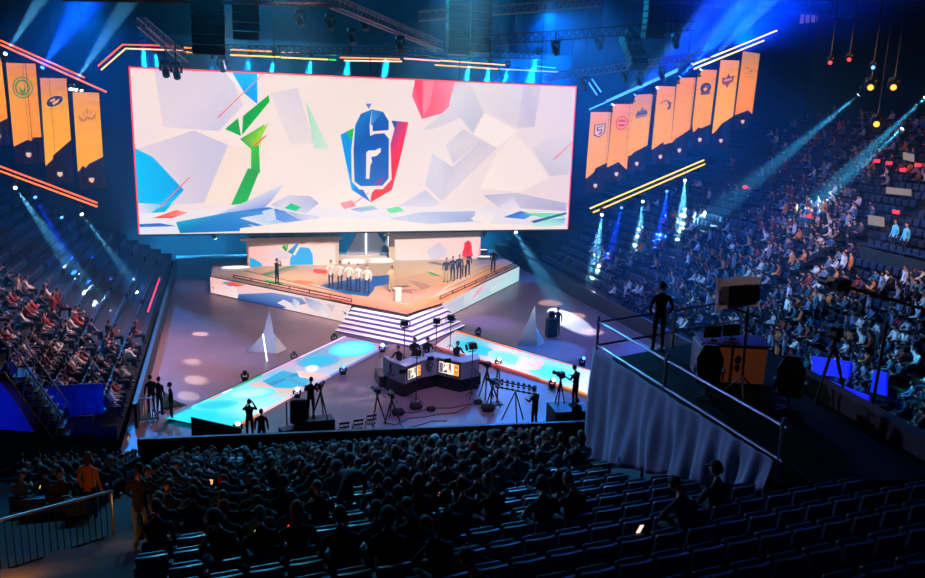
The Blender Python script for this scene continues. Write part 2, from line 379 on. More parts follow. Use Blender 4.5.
# the red seam that outlines the wall
art(S, scrp, .002, 'display', scr, M_ART)
b = MB()
for (x0, z0, x1, z1) in ((X0-.1, Z1+.06, X1+.1, Z1+.06), (X0-.06, Z0, X0-.06, Z1+.1), (X1+.06, Z0, X1+.06, Z1+.1)):
    b.bar((x0, SY-.1, z0), (x1, SY-.1, z1), .06, .09)
b.build('edge_light', mat('red_edge_led', (1,.1,.12), emit=1.2, ecol=(255, 60, 80)), scr, w=True)
b = MB()
for x in (X0+3, X0+10, (X0+X1)/2, X1-10, X1-3): b.tube((x, SY+.2, Z1), (x, SY+.2, 27), .03, 5)
b.build('hanging_cable', M_DARK, scr, w=True)

# ------------------------------------------------------------ people: one continuous skinned body per pose
M_SKIN = mat('skin', (196, 146, 120), .55, var=.05); M_SHIRT = mat('shirt_cloth', (1,1,1), .85, objcol=True, var=.1, scale=14)
M_TROU = mat('trouser_cloth', (26, 30, 44), .85); M_SHOE = mat('shoe_leather', (18, 18, 20), .5)
M_HAIR = mat('hair_dark', (26, 19, 15), .7); M_HAIRB = mat('hair_brown', (74, 48, 30), .7); M_HAIRF = mat('hair_fair', (150, 112, 66), .7)
M_EYE = mat('eye', (20, 16, 14), .2); M_LIP = mat('lip', (150, 80, 76), .5)
M_KHAKI = mat('khaki_cloth', (170, 150, 122), .85)
PM = [M_SHIRT, M_TROU, M_SKIN, M_SHOE, M_HAIR, M_EYE, M_LIP]

def skel(pose):
    """joints of a figure 1.78 m tall facing +Y; pose overrides joints"""
    J = dict(pel=(0,0,.96), spi=(0,.01,1.16), che=(0,.0,1.36), nec=(0,0,1.50), hea=(0,.015,1.58),
             hl=(-.1,0,.90), hr=(.1,0,.90), kl=(-.11,.02,.50), kr=(.11,.02,.50), al=(-.12,-.01,.09), ar=(.12,-.01,.09), tl=(-.13,.16,.04), tr=(.13,.16,.04),
             sl=(-.19,0,1.42), sr=(.19,0,1.42), el=(-.26,-.02,1.14), er=(.26,-.02,1.14), wl=(-.27,.06,.89), wr=(.27,.06,.89), fl=(-.27,.10,.80), fr=(.27,.10,.80))
    J.update(pose); return {k: Vector(v) for k, v in J.items()}
SIT = dict(pel=(0,0,.50), spi=(0,-.04,.68), che=(0,-.04,.90), nec=(0,-.02,1.05), hea=(0,.01,1.13), hl=(-.09,.04,.50), hr=(.09,.04,.50),
           kl=(-.13,.46,.50), kr=(.13,.46,.50), al=(-.13,.44,.09), ar=(.13,.44,.09), tl=(-.14,.6,.04), tr=(.14,.6,.04),
           sl=(-.19,-.03,.96), sr=(.19,-.03,.96), el=(-.25,.08,.70), er=(.25,.08,.70), wl=(-.15,.30,.62), wr=(.15,.30,.62), fl=(-.1,.38,.60), fr=(.1,.38,.60))
def D(base, **k): d = dict(base); d.update(k); return d
POSES = dict(
    sit=SIT,
    phone=D(SIT, el=(-.24,.10,.72), er=(.24,.10,.72), wl=(-.10,.30,.80), wr=(.10,.30,.80), fl=(-.04,.36,.86), fr=(.04,.36,.86), hea=(0,.04,1.12)),
    lean=D(SIT, spi=(0,.04,.67), che=(0,.16,.86), nec=(0,.24,.99), hea=(0,.30,1.06), sl=(-.19,.17,.91), sr=(.19,.17,.91), el=(-.22,.33,.68), er=(.22,.33,.68), wl=(-.08,.48,.62), wr=(.08,.48,.62), fl=(-.03,.54,.60), fr=(.03,.54,.60)),
    arm=D(SIT, er=(.33,.04,1.12), wr=(.26,.10,1.36), fr=(.25,.12,1.46)),
    stand={},
    stride=dict(hl=(-.1,0,.90), kl=(-.12,.14,.50), al=(-.12,.12,.09), tl=(-.12,.28,.04), kr=(.11,-.06,.50), ar=(.12,-.26,.12), tr=(.12,-.12,.04)),
    oath=dict(er=(.27,.05,1.16), wr=(.06,.17,1.30), fr=(-.03,.17,1.34)),
    film=dict(er=(.30,.14,1.28), wr=(.12,.26,1.54), fr=(.06,.26,1.62), el=(-.28,.16,1.26), wl=(-.10,.30,1.50), fl=(-.04,.30,1.57)),
    work=dict(er=(.26,.12,1.16), wr=(.18,.38,1.20), fr=(.15,.46,1.21), el=(-.26,.12,1.16), wl=(-.16,.38,1.18), fl=(-.13,.46,1.19), nec=(0,.04,1.50), hea=(0,.08,1.57)),
    bent=dict(pel=(0,-.05,.94), spi=(0,.08,1.10), che=(0,.28,1.20), nec=(0,.42,1.24), hea=(0,.52,1.22), sl=(-.19,.36,1.20), sr=(.19,.36,1.20), el=(-.24,.42,.92), er=(.24,.42,.92), wl=(-.16,.56,.74), wr=(.16,.56,.74), fl=(-.12,.62,.66), fr=(.12,.62,.66)),
    reach=dict(er=(.34,.12,1.22), wr=(.42,.36,1.16), fr=(.46,.44,1.14), el=(-.27,.02,1.14), wl=(-.24,.2,.98), fl=(-.22,.26,.94)),
    pocket=dict(er=(.30,-.06,1.14), wr=(.22,.06,.95), fr=(.19,.1,.90), el=(-.30,-.06,1.14), wl=(-.22,.06,.95), fl=(-.19,.1,.90)),
    flag=dict(er=(.30,.10,1.22), wr=(.12,.24,1.30), fr=(.08,.27,1.34), el=(-.3,.08,1.28), wl=(-.1,.24,1.54), fl=(-.06,.26,1.60)),
    desk=D(SIT, el=(-.25,.14,.76), er=(.25,.14,.76), wl=(-.18,.40,.78), wr=(.18,.40,.78), fl=(-.15,.48,.78), fr=(.15,.48,.78)),
)
BONES = [('pel','spi'),('spi','che'),('che','nec'),('nec','hea'),('pel','hl'),('pel','hr'),('hl','kl'),('hr','kr'),('kl','al'),('kr','ar'),('al','tl'),('ar','tr'),
         ('che','sl'),('che','sr'),('sl','el'),('sr','er'),('el','wl'),('er','wr'),('wl','fl'),('wr','fr')]
RAD = dict(pel=.125, spi=.115, che=.125, nec=.062, hea=.05, hl=.095, hr=.095, kl=.062, kr=.062, al=.045, ar=.045, tl=.036, tr=.036, sl=.068, sr=.068, el=.046, er=.046, wl=.032, wr=.032, fl=.026, fr=.026)
def skinmesh(verts, edges, rad, sub, root=0):
    me = bpy.data.meshes.new('sk'); me.from_pydata([tuple(v) for v in verts], edges, [])
    ob = bpy.data.objects.new('sk', me); COL.objects.link(ob)
    md = ob.modifiers.new('s', 'SKIN'); md.use_smooth_shade = True; md.branch_smoothing = .6
    sv = me.skin_vertices[0].data
    for i, r in enumerate(rad): sv[i].radius = (r, r) if not isinstance(r, tuple) else r; sv[i].use_root = (i == root)
    if sub:
        m2 = ob.modifiers.new('u', 'SUBSURF'); m2.levels = sub; m2.render_levels = sub
    bpy.context.view_layer.update()
    dg = bpy.context.evaluated_depsgraph_get(); ev = ob.evaluated_get(dg); m = ev.to_mesh()
    vs = [v.co.copy() for v in m.vertices]; fs = [list(p.vertices) for p in m.polygons]
    ev.to_mesh_clear(); bpy.data.objects.remove(ob); bpy.data.meshes.remove(me)
    return vs, fs
def segd(p, a, b):
    d = b-a; t = max(0, min(1, (p-a).dot(d)/max(d.length_squared, 1e-9))); return (p-(a+d*t)).length
def head_mesh(mb, J, detail, hairmat):
    up = (J['hea']-J['nec']).normalized(); fw = Vector((0,1,0)); fw = (fw-up*fw.dot(up)).normalized() if abs(up.y) < .95 else Vector((0,0,-1))
    if up.y > .6: fw = Vector((0,.35,-1)).normalized(); up = Vector((0,1,.35)).normalized()
    rt = fw.cross(up); R = Matrix((rt, fw, up)).transposed(); c = J['hea']+up*.095
    n, k = (16, 12) if detail else (8, 6)
    tmp = MB(); tmp.sphere((0,0,0), 1, n, k); vs = []
    for v in tmp.v:
        x, y, z = v; X = x*.078; Y = y*.098; Z = z*.122
        if z < 0: X *= 1+.30*z; Y *= 1+.12*z; Y += .018*(-z)
        if detail and y > .5:
            if abs(x) < .22 and -.35 < z < .1: Y += .022*(1-abs(x)/.22)
            if .12 < abs(x) < .55 and 0 < z < .3: Y -= .008
        if y < -.2 and z < -.3: Y += .015
        vs.append(c + R @ Vector((X, Y, Z)))
    for f in tmp.f:
        m = sum((Vector(tmp.v[i]) for i in f), Vector())/len(f)
        hair = (m.z > .45 or (m.y < .25 and m.z > -.45) ) and hairmat
        mb.add([], []); mb.f.append([len(mb.v)+i for i in f]); mb.m.append(4 if hair else 2); mb.c.append(None)
    mb.v += [tuple(v) for v in vs]
    if detail:
        for s in (-1, 1):
            mb.sphere(c+R @ Vector((s*.03, .082, .012)), .011, 6, 4, 5)
            mb.sphere(c+R @ Vector((s*.08, -.005, -.005)), .024, 6, 4, 2, sc=(.4,.7,1.2))
        mb.box(c+R @ Vector((0, .093, -.06)), (.042, .012, .01), M=R, m=6)
    return c, R
PROTO = {}
def body_mesh(pose, detail=1, sleeves=True, trousers=1, hair=True, shade=0):
    """detail 0 crowd, 1 figures, 2 figures with fingers"""
    J = skel(POSES[pose]); names = list(J); idx = {n: i for i, n in enumerate(names)}
    if detail == 0:
        pass
    # root at the pelvis
    order = ['pel']+[n for n in names if n != 'pel']; idx = {n: i for i, n in enumerate(order)}
    rad = [RAD[n] for n in order]
    if detail: 
        rad = [(r*1.28, r*.92) if n in ('pel', 'spi', 'che') else r for r, n in zip(rad, order)]
    vs, fs = skinmesh([J[n] for n in order], [(idx[a], idx[b_]) for a, b_ in BONES], rad, 1 if detail else 0)
    mb = MB()
    lab = {}
    for a, b_ in BONES:
        t = 0
        if (a, b_) in (('nec','hea'), ('wl','fl'), ('wr','fr')): t = 2
        elif a in ('hl','hr','kl','kr'): t = 1
        elif a in ('al','ar'): t = 3
        elif a in ('el','er') and not sleeves: t = 2
        lab[(a, b_)] = t
    for f in fs:
        c = sum((vs[i] for i in f), Vector())/len(f)
        best = min(BONES, key=lambda e: segd(c, J[e[0]], J[e[1]]))
        mb.f.append(list(f)); mb.m.append(lab[best]); mb.c.append(None)
    mb.v += [tuple(v) for v in vs]
    if detail:   # shoes with a sole and a flat bottom, collar
        for s in 'lr':
            a, t = J['a'+s], J['t'+s]; mb.bbox((a+t)/2+Vector((0,.0,-.03)), (.10, .29, .06), m=3, b=.02)
    if detail == 2:
        for s, sg in (('l', -1), ('r', 1)):
            w_, f_ = J['w'+s], J['f'+s]; d = (f_-w_).normalized(); side = Vector((1,0,0)) if abs(d.x) < .8 else Vector((0,1,0))
            side = (side-d*side.dot(d)).normalized(); nrm = d.cross(side)
            for k, (o_, ln) in enumerate(((-.03,.065), (-.01,.078), (.01,.074), (.03,.058))):
                p0 = w_+d*.045+side*o_*.8; p1 = w_+d*.085+side*o_; p2 = p1+(d*.9+nrm*.3*sg).normalized()*ln*.55; p3 = p2+(d*.6+nrm*.7*sg).normalized()*ln*.45
                v2, f2 = skinmesh([p0, p1, p2, p3], [(0,1),(1,2),(2,3)], [.011,.0095,.0085,.007], 1); mb.add(v2, f2, 2)
            p0 = w_+d*.02-side*sg*.02; p1 = p0+(d*.6-side*sg*.7)*.045; p2 = p1+(d*.9-side*sg*.2)*.035
            v2, f2 = skinmesh([p0, p1, p2], [(0,1),(1,2)], [.014,.011,.008], 1); mb.add(v2, f2, 2)
    c, R = head_mesh(mb, J, detail, detail == 0 or hair is None)
    return mb, J, c, R
def hair_mb(c, R, style='short'):
    mb = MB(); tmp = MB(); tmp.sphere((0,0,0), 1, 14, 10); keep = []
    for v in tmp.v:
        x, y, z = v; X = x*.088; Y = y*.108-.008; Z = z*.130+.008
        if style == 'long' and z < .1 and y < .35: X *= 1.15; Y = Y*.8-.02; Z = Z*1.9 if z < 0 else Z
        if style == 'cap' : X *= 1.04; Y *= 1.03
        if style == 'hood': X *= 1.32; Y *= 1.18; Z *= 1.15
        keep.append(c+R @ Vector((X, Y, Z)))
    fs = []
    for f in tmp.f:
        m = sum((Vector(tmp.v[i]) for i in f), Vector())/len(f)
        lo = -.95 if style in ('long', 'hood') else -.5
        if m.z > .55 or (m.y < (.1 if m.z < .2 else .45) and m.z > lo): fs.append(f)
    mb.add(keep, fs, 0)
    if style == 'cap': mb.bbox(c+R @ Vector((0,.125,.055)), (.14,.11,.015), M=R, b=.006)
    if style == 'phones':
        for s in (-1, 1): mb.tube(c+R @ Vector((s*.075,0,0)), c+R @ Vector((s*.105,0,0)), .038, 8)
    if style == 'bun': mb.sphere(c+R @ Vector((0,-.11,.06)), .045, 8, 6)
    return mb
def person_proto(key, pose, detail=1, style='short', hair=None, sleeves=True, trou=None):
    hair = hair or M_HAIR
    mb, J, c, R = body_mesh(pose, detail, sleeves)
    pm = list(PM); pm[4] = hair
    if trou: pm[1] = trou
    me_o = mb.build('person', pm, smooth=True)
    hm_ = hair_mb(c, R, style)
    h = hm_.build({'cap': 'cap', 'hood': 'hood', 'phones': 'hair'}.get(style, 'hair'), M_SHIRT if style in ('cap', 'hood') else hair, me_o, smooth=True)
    COL.objects.unlink(me_o); COL.objects.unlink(h)
    PROTO[key] = (me_o, h); return PROTO[key]
def person(key, loc, rz, label, group=None, color=(30,32,40), sc=1.0, haircol=None, name='person'):
    o0, h0 = PROTO[key]
    o = o0.copy(); COL.objects.link(o); o.location = loc; o.rotation_euler = (0, 0, rz); o.scale = (sc, sc, sc)
    o.color = lin(color)+(1,)
    if h0 is not None:
        h = h0.copy(); COL.objects.link(h); h.parent = o; h.color = lin(haircol or color)+(1,)
    tag(o, label, 'person', group); return o
def lowproto(key, pose, hair=None):
    mb, J, c, R = body_mesh(pose, 0); pm = list(PM); pm[4] = hair or M_HAIR
    o = mb.build('person', pm, smooth=True); COL.objects.unlink(o); PROTO[key] = (o, None); PROTO[key+'_mb'] = mb
for k in ('sit', 'phone', 'lean', 'arm', 'stand'): lowproto('low_'+k, k)
person_proto('sit_short', 'sit', 1); person_proto('sit_long', 'sit', 1, 'long', M_HAIRB); person_proto('sit_cap', 'sit', 1, 'cap')
person_proto('phone_short', 'phone', 1, 'short', M_HAIRB); person_proto('phone_bun', 'phone', 1, 'bun', M_HAIRB); person_proto('lean_short', 'lean', 1, 'short'); person_proto('lean_hood', 'lean', 1, 'hood')
person_proto('arm_short', 'arm', 1); person_proto('sit_phones', 'sit', 1, 'phones', M_HAIR)
person_proto('desk_phones', 'desk', 1, 'phones'); person_proto('desk_short', 'desk', 1, 'short')
person_proto('stand', 'stand', 1); person_proto('pocket', 'pocket', 2); person_proto('oath', 'oath', 2); person_proto('film', 'film', 2); person_proto('work', 'work', 2)
person_proto('bent', 'bent', 2); person_proto('reach', 'reach', 2); person_proto('stand_long', 'stand', 2, 'long', M_HAIRB); person_proto('flag', 'flag', 1); person_proto('stride', 'stride', 1, 'cap')
person_proto('presenter', 'work', 1, 'short', M_HAIRB, trou=M_KHAKI); person_proto('stand_khaki', 'stand', 1, 'short', trou=M_KHAKI)
person_proto('reach_grey', 'reach', 2, 'short', trou=mat('jeans_grey', (96, 104, 122), .85))
person_proto('oath_navy', 'oath', 2, 'short', M_HAIR, trou=mat('trouser_navy', (30, 40, 92), .8))

# ------------------------------------------------------------ stage
DZ = 1.3
sL, sR = Vector((-1.1, 60.9, 0)), Vector((23.7, 61.6, 0)); tL, tC, tR = Vector((8.0, 50.5, 0)), Vector((10.9, 47.4, 0)), Vector((13.8, 50.3, 0))
bL, bC, bR = Vector((6.5, 48.6, 0)), Vector((10.7, 44.2, 0)), Vector((15.0, 48.3, 0))
stage = thing('stage', 'raised diamond stage with printed deck, LED fascias and white corner steps', 'stage', (11, 56, 0))
BK = [Vector((23.7, 67, 0)), Vector((-1.1, 67, 0))]
b = MB(); b.prism([sL, tL, tC, tR, sR]+BK, .05, DZ, 0); b.build('platform_body', mat('stage_body', (24, 26, 34), .6), stage, w=True)
b = MB(); b.prism([sL, tL, tC, tR, sR]+BK, DZ, DZ+.04, 0, tuple(v*.75 for v in lin((236, 206, 188))))
dz = [DZ+.045]
dk_ = lambda c: tuple(v*.8 for v in vivid(lin(c), 1.35))
def deck(pts, c, lift=.0015):
    dz[0] += lift; P = [onz(x, y, DZ+.04) for x, y in pts]
    b.add([(p.x, p.y, dz[0]) for p in P], [tuple(range(len(P)))], 0, [dk_(x) for x in c] if isinstance(c, list) else dk_(c))
r2 = lambda l: [(290+x/8.26, 230+y/8.26) for x, y in l]
r3 = lambda l: [(380+x/5.78, 230+y/5.78) for x, y in l]
deck([(232, 268), (300, 263), (350, 262), (345, 284), (290, 286), (262, 280)], [(226,190,160), (220,190,170), (214,196,186), (206,180,160), (220,176,140), (232,196,166)])
deck([(345, 262), (395, 258), (480, 259), (492, 262), (470, 268), (425, 285), (395, 283), (350, 274)], [(222,208,196), (210,196,180), (204,188,170), (214,190,168), (222,196,160), (196,170,140), (206,178,150), (214,196,180)])
deck([(395, 280), (430, 272), (452, 280), (436, 295), (412, 304), (372, 300), (365, 296), (376, 288)], [(190,160,130), (206,172,140), (226,180,150), (220,170,150), (214,160,150), (224,176,164), (216,170,150), (200,166,140)])
deck([(250, 277), (290, 265), (300, 268), (262, 279)], (186, 164, 150)); deck([(259, 275), (302, 263), (303, 264.3), (262, 277)], (70, 150, 90))
deck(r2([(185,340), (200,322), (300,330), (310,362), (220,362)]), [(250,70,60), (255,90,90), (250,60,60), (250,100,90), (230,60,50)])
deck(r2([(0,425), (70,415), (215,430), (130,450), (0,450)]), (244, 140, 90))
deck(r2([(250,462), (330,440), (500,410), (640,400), (660,385), (826,372), (826,445), (700,470), (690,500), (645,552), (450,525)]), (44, 92, 160))
deck(r2([(470,500), (580,500), (560,515), (480,512)]), (20, 40, 90))
deck(r3([(270,240), (300,245), (340,262), (350,272), (300,262)]), (80, 170, 100)); deck(r3([(270,190), (310,182), (400,205), (395,214)]), (110, 96, 84))
deck(r3([(60,330), (160,320), (175,330), (70,336)]), (120, 84, 70)); deck(r3([(160,290), (260,310), (300,330), (240,350)]), (178, 138, 118)); deck(r3([(110,345), (220,345), (200,370), (120,362)]), (160, 110, 96))
deck(r3([(180,350), (260,355), (270,362), (190,372)]), (226,150,140)); deck(r3([(150,310), (250,300), (330,300), (250,300)]), (236, 176, 150))
# painted rim running round the edge
deck([(222, 271), (240, 270), (355, 296), (407, 305), (447, 293), (505, 261), (514, 264), (450, 301), (408, 314), (352, 304), (214, 275)], [(244,216,196), (246,220,200), (250,190,160), (248,150,130), (250,190,140), (244,190,140), (240,190,170), (250,170,120), (240,120,110), (250,150,130), (246,216,200)])
deck(line_poly((436, 287), (492, 265), 1.4), (226, 170, 50)); deck(line_poly((446, 290), (496, 266), 1.2), (220, 160, 60))
deck([(264, 280), (284, 283), (282, 286), (266, 283)], (70, 220, 70)); deck(line_poly((275, 282), (350, 299), .9), (110, 70, 70)); deck(line_poly((235, 269), (352, 296), .7), (90, 70, 80))
b.build('deck', M_PRINT, stage, w=True)
# LED fascias
def wallplane(A, Bp, off):      # vertical plane through two ground points, moved toward the viewer
    d = (Bp-A).normalized(); n = Vector((d.y, -d.x, 0)); n = n if n.y < 0 else -n
    q = A+n*off; return lambda x, y: onp(x, y, n, n.dot(q)), n
def fascia(A, Bp, polys, name):
    f, n = wallplane(A, Bp, .14); bb = MB(); bb.slab([A+n*.1, Bp+n*.1, Bp+n*.1+Vector((0,0,DZ)), A+n*.1+Vector((0,0,DZ))], -n*.1)
    o = bb.build(name, M_BLK, stage, w=True)
    bb = MB(); 
    for k, (pts, c) in enumerate(polys):
        P = []
        for x, y in pts:
            p = f(x, y); p.z = min(max(p.z, .06), DZ-.02); t = (p-A).dot((Bp-A).normalized()); L = (Bp-A).length
            t = min(max(t, .02), L-.02); q = A+(Bp-A).normalized()*t+n*(.12+.003*k); P.append((q.x, q.y, p.z))
        bb.add(P, [tuple(range(len(P)))], 0, [lin(x) for x in c] if isinstance(c, list) else lin(c))
    bb.build('display', M_ART, o, w=True)
r6 = lambda l: [(200+x/4.128, 220+y/4.128) for x, y in l]
fascia(sL, tL+Vector((-.1, -.1, 0)), [
    (r6([(20,200), (330,270), (680,330), (600,460), (320,390), (20,330)]), [(255,190,190), (246,214,214), (240,214,210), (240,214,212), (250,228,226), (250,196,196)]),
    (r6([(90,255), (130,250), (170,265), (120,275)]), (40, 180, 220)), (r6([(90,262), (140,252), (190,268), (150,275)]), [(230,60,60), (250,80,50), (240,130,110), (200,40,40)]),
    (r6([(45,275), (110,300), (60,287)]), (40, 40, 70)), (r6([(55,262), (150,280), (160,325), (60,300)]), [(250,200,200), (246,224,230), (250,236,236), (250,220,220)]),
    (r6([(158,306), (300,300), (420,322), (440,345), (340,372), (280,352), (155,326)]), [(60,120,190), (110,150,210), (150,170,220), (120,140,200), (60,90,170), (20,80,160), (20,70,150)]),
    (r6([(318,342), (345,328), (420,365), (380,372)]), (236, 226, 236)), (r6([(385,322), (412,340), (405,372), (380,350)]), [(190,200,230), (220,220,238), (240,230,236), (170,180,222)]),
    (r6([(430,318), (500,340), (540,395), (520,400), (450,360)]), [(140,150,200), (200,200,226), (226,216,230), (250,236,236), (190,190,220)]), (r6([(590,375), (605,385), (600,392)]), (50,50,90)),
    (r6([(520,345), (560,352), (545,380)]), (206, 190, 210))], 'left_fascia')
fascia(tR, sR, [
    (r3([(330,440), (600,300), (820,200), (820,320), (430,520), (380,460)]), [(230,200,214), (214,214,224), (190,224,232), (160,224,236), (210,224,230), (200,206,220)]),
    (r3([(380,445), (485,385), (485,460), (420,500)]), [(206,196,216), (190,196,216), (176,206,220), (200,210,220)]),
    (r3([(485,380), (600,320), (560,420), (485,455)]), [(214,214,226), (230,210,222), (200,226,232), (196,206,216)]),
    (r3([(560,350), (620,300), (575,365), (530,405)]), [(236,160,180), (240,190,206), (236,170,190), (226,190,206)]),
    (r3([(640,330), (790,250), (790,300), (640,380)]), [(206,230,234), (170,226,236), (180,230,240), (190,226,220)])], 'right_fascia')
# corner steps
NS = 6
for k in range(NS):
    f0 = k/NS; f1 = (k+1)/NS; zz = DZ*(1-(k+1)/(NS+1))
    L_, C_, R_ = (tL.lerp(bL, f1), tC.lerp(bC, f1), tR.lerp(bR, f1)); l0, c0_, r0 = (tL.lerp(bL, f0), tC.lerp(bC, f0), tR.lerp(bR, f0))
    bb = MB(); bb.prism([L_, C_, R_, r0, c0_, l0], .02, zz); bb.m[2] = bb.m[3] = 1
    st = bb.build('step', [mat('white_step', (226, 214, 226), .35, var=.04), mat('violet_riser', (96, 70, 150), .5, var=.04)], stage, w=True)  # violet shade of the risers is put into their colour
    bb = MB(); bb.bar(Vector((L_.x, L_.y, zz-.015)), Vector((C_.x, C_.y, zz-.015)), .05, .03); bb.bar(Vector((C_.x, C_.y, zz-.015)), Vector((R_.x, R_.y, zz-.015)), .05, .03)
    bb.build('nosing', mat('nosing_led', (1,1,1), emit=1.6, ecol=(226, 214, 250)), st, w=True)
def lowrail(A, Bp, name):
    bb = MB(); d = (Bp-A); n = int(d.length/1.9)
    for z in (.12, .3): bb.tube(A+Vector((0,0,DZ+z)), Bp+Vector((0,0,DZ+z)), .035, 5)
    for i in range(n+1):
        p = A+d*(i/n); bb.tube(p+Vector((0,0,DZ)), p+Vector((0,0,DZ+.32)), .035, 5)
    bb.build(name, M_BLK, stage, w=True)
lowrail(sL+Vector((1.6, -1.2, 0)), tL+Vector((-.1, .35, 0)), 'edge_rail'); lowrail(tR+Vector((.1, .35, 0)), sR+Vector((-.4, -.1, 0)), 'edge_rail')

# stage back walls with LED faces and folded canopies
def backwall(xa, xb, y, px, ztop, polys, label):
    t = thing('stage_backdrop_booth', label, 'stage set wall', ((xa+xb)/2, y, DZ+.04))
    bb = MB(); zb = DZ+.04
    bb.box(((xa+xb)/2, y+.3, (zb+ztop)/2), (xb-xa, .4, ztop-zb)); bb.build('frame', mat('beige_set_wall', (206, 184, 166), .7), t, w=True)
    art([(p, c) for p, c in polys], lambda x, q: ony(x, q, y+.06), .004, 'display', t, M_ART)
    bb = MB(); m = 4
    bb.slab([(xa-.5, y-.2, ztop), (xb+.3, y-.2, ztop), (xb+.3, y-.25, ztop+.28), (xa-.5, y-.25, ztop+.22)], (0, .3, 0))
    for i in range(m):
        u0 = xa+(xb-xa)*i/m; u1 = xa+(xb-xa)*(i+1)/m
        bb.slab([(u0, y, ztop+.2), (u1, y, ztop+.2), ((u0+u1)/2+.5, y+1.6, ztop+1.0)], (0, .05, -.08))
        if i < m-1: bb.slab([(u1-.2, y+.1, ztop+.25), ((u0+u1)/2+.5, y+1.6, ztop+1.0), ((u0+u1)/2+.5+(xb-xa)/m, y+1.6, ztop+1.0)], (0, .05, -.1))
    bb.build('canopy', MATS['beige_set_wall'], t, w=True)
    return t
r1 = lambda l: [(200+x/8.26, 230+y/8.26) for x, y in l]
backwall(1.6, 8.9, 64, 0, 3.45, [
    (r1([(402,140), (826,118), (1120,125), (1120,290), (826,290), (405,320)]), [(255,196,190), (246,224,218), (248,226,220), (248,228,222), (250,234,230), (255,200,200)]),
    (r1([(410,228), (450,238), (500,270), (525,305), (410,325)]), (10, 170, 226)), (r1([(550,190), (640,160), (740,200), (735,240), (640,240)]), (230, 212, 222)),
    (r1([(675,140), (700,118), (716,160), (712,185)]), (0, 160, 50)), (r1([(715,115), (728,125), (722,165), (712,168)]), (20,160,50)), (r1([(722,180), (800,110), (815,118), (765,205)]), [(0,130,210), (0,120,200), (0,150,210), (0,160,120)]),
    (r1([(770,200), (830,140), (905,150), (930,200), (935,285), (740,290), (745,230)]), (20, 170, 232)), (r1([(770,205), (818,130), (826,140), (785,208)]), (250, 240, 240))],
    'beige framed LED wall with blue and green graphics at stage back')
backwall(13.3, 21.3, 65, 0, 3.5, [
    (r3([(85,56), (582,40), (580,185), (90,175)]), [(250,226,216), (246,214,214), (246,216,218), (250,232,226)]),
    (r3([(270,120), (340,72), (390,110), (385,150), (345,165), (320,195), (290,165)]), [(222,210,224), (214,204,222), (230,216,226), (226,212,224), (222,208,220), (236,220,226), (228,214,224)]),
    (r3([(580,60), (560,185), (582,185)]), (240, 160, 170))],
    'beige framed LED wall with pale pink graphics at stage back')
t = thing('triangular_sculpture', 'grey blue folded triangle sculpture with bright vertical light line at stage centre', 'set piece', (11.1, 66.2, DZ+.04))
y = 66.0; A = lambda x, q: ony(x, q, y)
bb = MB(); bb.slab([A(346,254), A(366,216), A(366,254)], (0,.15,0)); bb.slab([A(366,254), A(366,216), A(390,252)], (0,.15,0)); bb.slab([A(380,254), A(392,226), A(398,254)], (0,.12,0))
bb.build('folded_panels', mat('grey_blue_panel', (175, 185, 215), .5), t, w=True)
bb = MB(); bb.tube(A(366,254)-Vector((0,.08,0)), A(366,214)-Vector((0,.08,0)), .045, 6); bb.build('light_line', mat('white_led', (1,1,1), emit=3.5, ecol=(240,245,255)), t, w=True)
bb = MB(); bb.tube(A(388,246)-Vector((0,.2,0)), A(388,214)-Vector((0,.2,0)), .03, 6); bb.build('light_line', MATS['white_led'], t, w=True)
# curved white risers in the middle
for k, (xx, rr, hh) in enumerate(((10.9, 2.9, .14), (10.9, 2.4, .3), (10.9, 1.8, .46))):
    bb = MB(); n = 20; bb.prism([(xx+rr*math.cos(math.pi*(1+i/n)), 66.3+rr*.3*math.sin(math.pi*(1+i/n))) for i in range(n+1)], DZ+.04, DZ+.04+hh)
    o = bb.build('curved_riser', mat('white_riser', (232, 220, 214), .4), None, base=(xx, 66.3, DZ+.04)); tag(o, 'curved white riser step, %s of the three at stage centre' % ('lowest', 'middle', 'topmost')[k], 'riser')
def pod(px, py, r, label, z=DZ+.04, r2=.5):
    p = onz(px, py, z); t = thing('light_pod', label, 'stage light', p)
    bb = MB(); n = 18
    for (ra, za, rb, zb) in ((r, 0, r*.96, .12), (r*.96, .12, r*.8, .22)):
        for i in range(n):
            a, c = 2*math.pi*i/n, 2*math.pi*(i+1)/n
            bb.add([(ra*math.cos(a), ra*r2*math.sin(a), za), (ra*math.cos(c), ra*r2*math.sin(c), za), (rb*math.cos(c), rb*r2*math.sin(c), zb), (rb*math.cos(a), rb*r2*math.sin(a), zb)], [(0,1,2,3)])
    bb.build('shell', MATS['white_riser'], t)
    bb = MB(); bb.add([(r*.8*math.cos(2*math.pi*i/n), r*.8*r2*math.sin(2*math.pi*i/n), .225) for i in range(n)], [tuple(range(n))])
    bb.build('lens', mat('warm_lens', (1,1,1), emit=2.2, ecol=(255,244,230)), t); return p
pod(353, 263, 1.15, 'oval white light pod on stage left of centre'); pod(381, 262, 1.15, 'oval white light pod on stage right of centre')
pod(236, 270, 1.3, 'oval white light pod at left rear corner of the stage'); pod(485, 259, .8, 'oval white light pod beside the right LED wall')
pod(483, 252, .5, 'small oval light pod behind the right LED wall edge')
p = onz(397.5, 301, DZ+.05); bb = MB(); bb.bbox(p+Vector((0,0,.42)), (.42,.42,.84), b=.03); bb.bbox(p+Vector((0,0,.87)), (.5,.5,.06), b=.01)
tag(bb.build('pedestal', MATS['white_riser'], None, base=p), 'small white pedestal in front of the presenter on stage', 'pedestal')

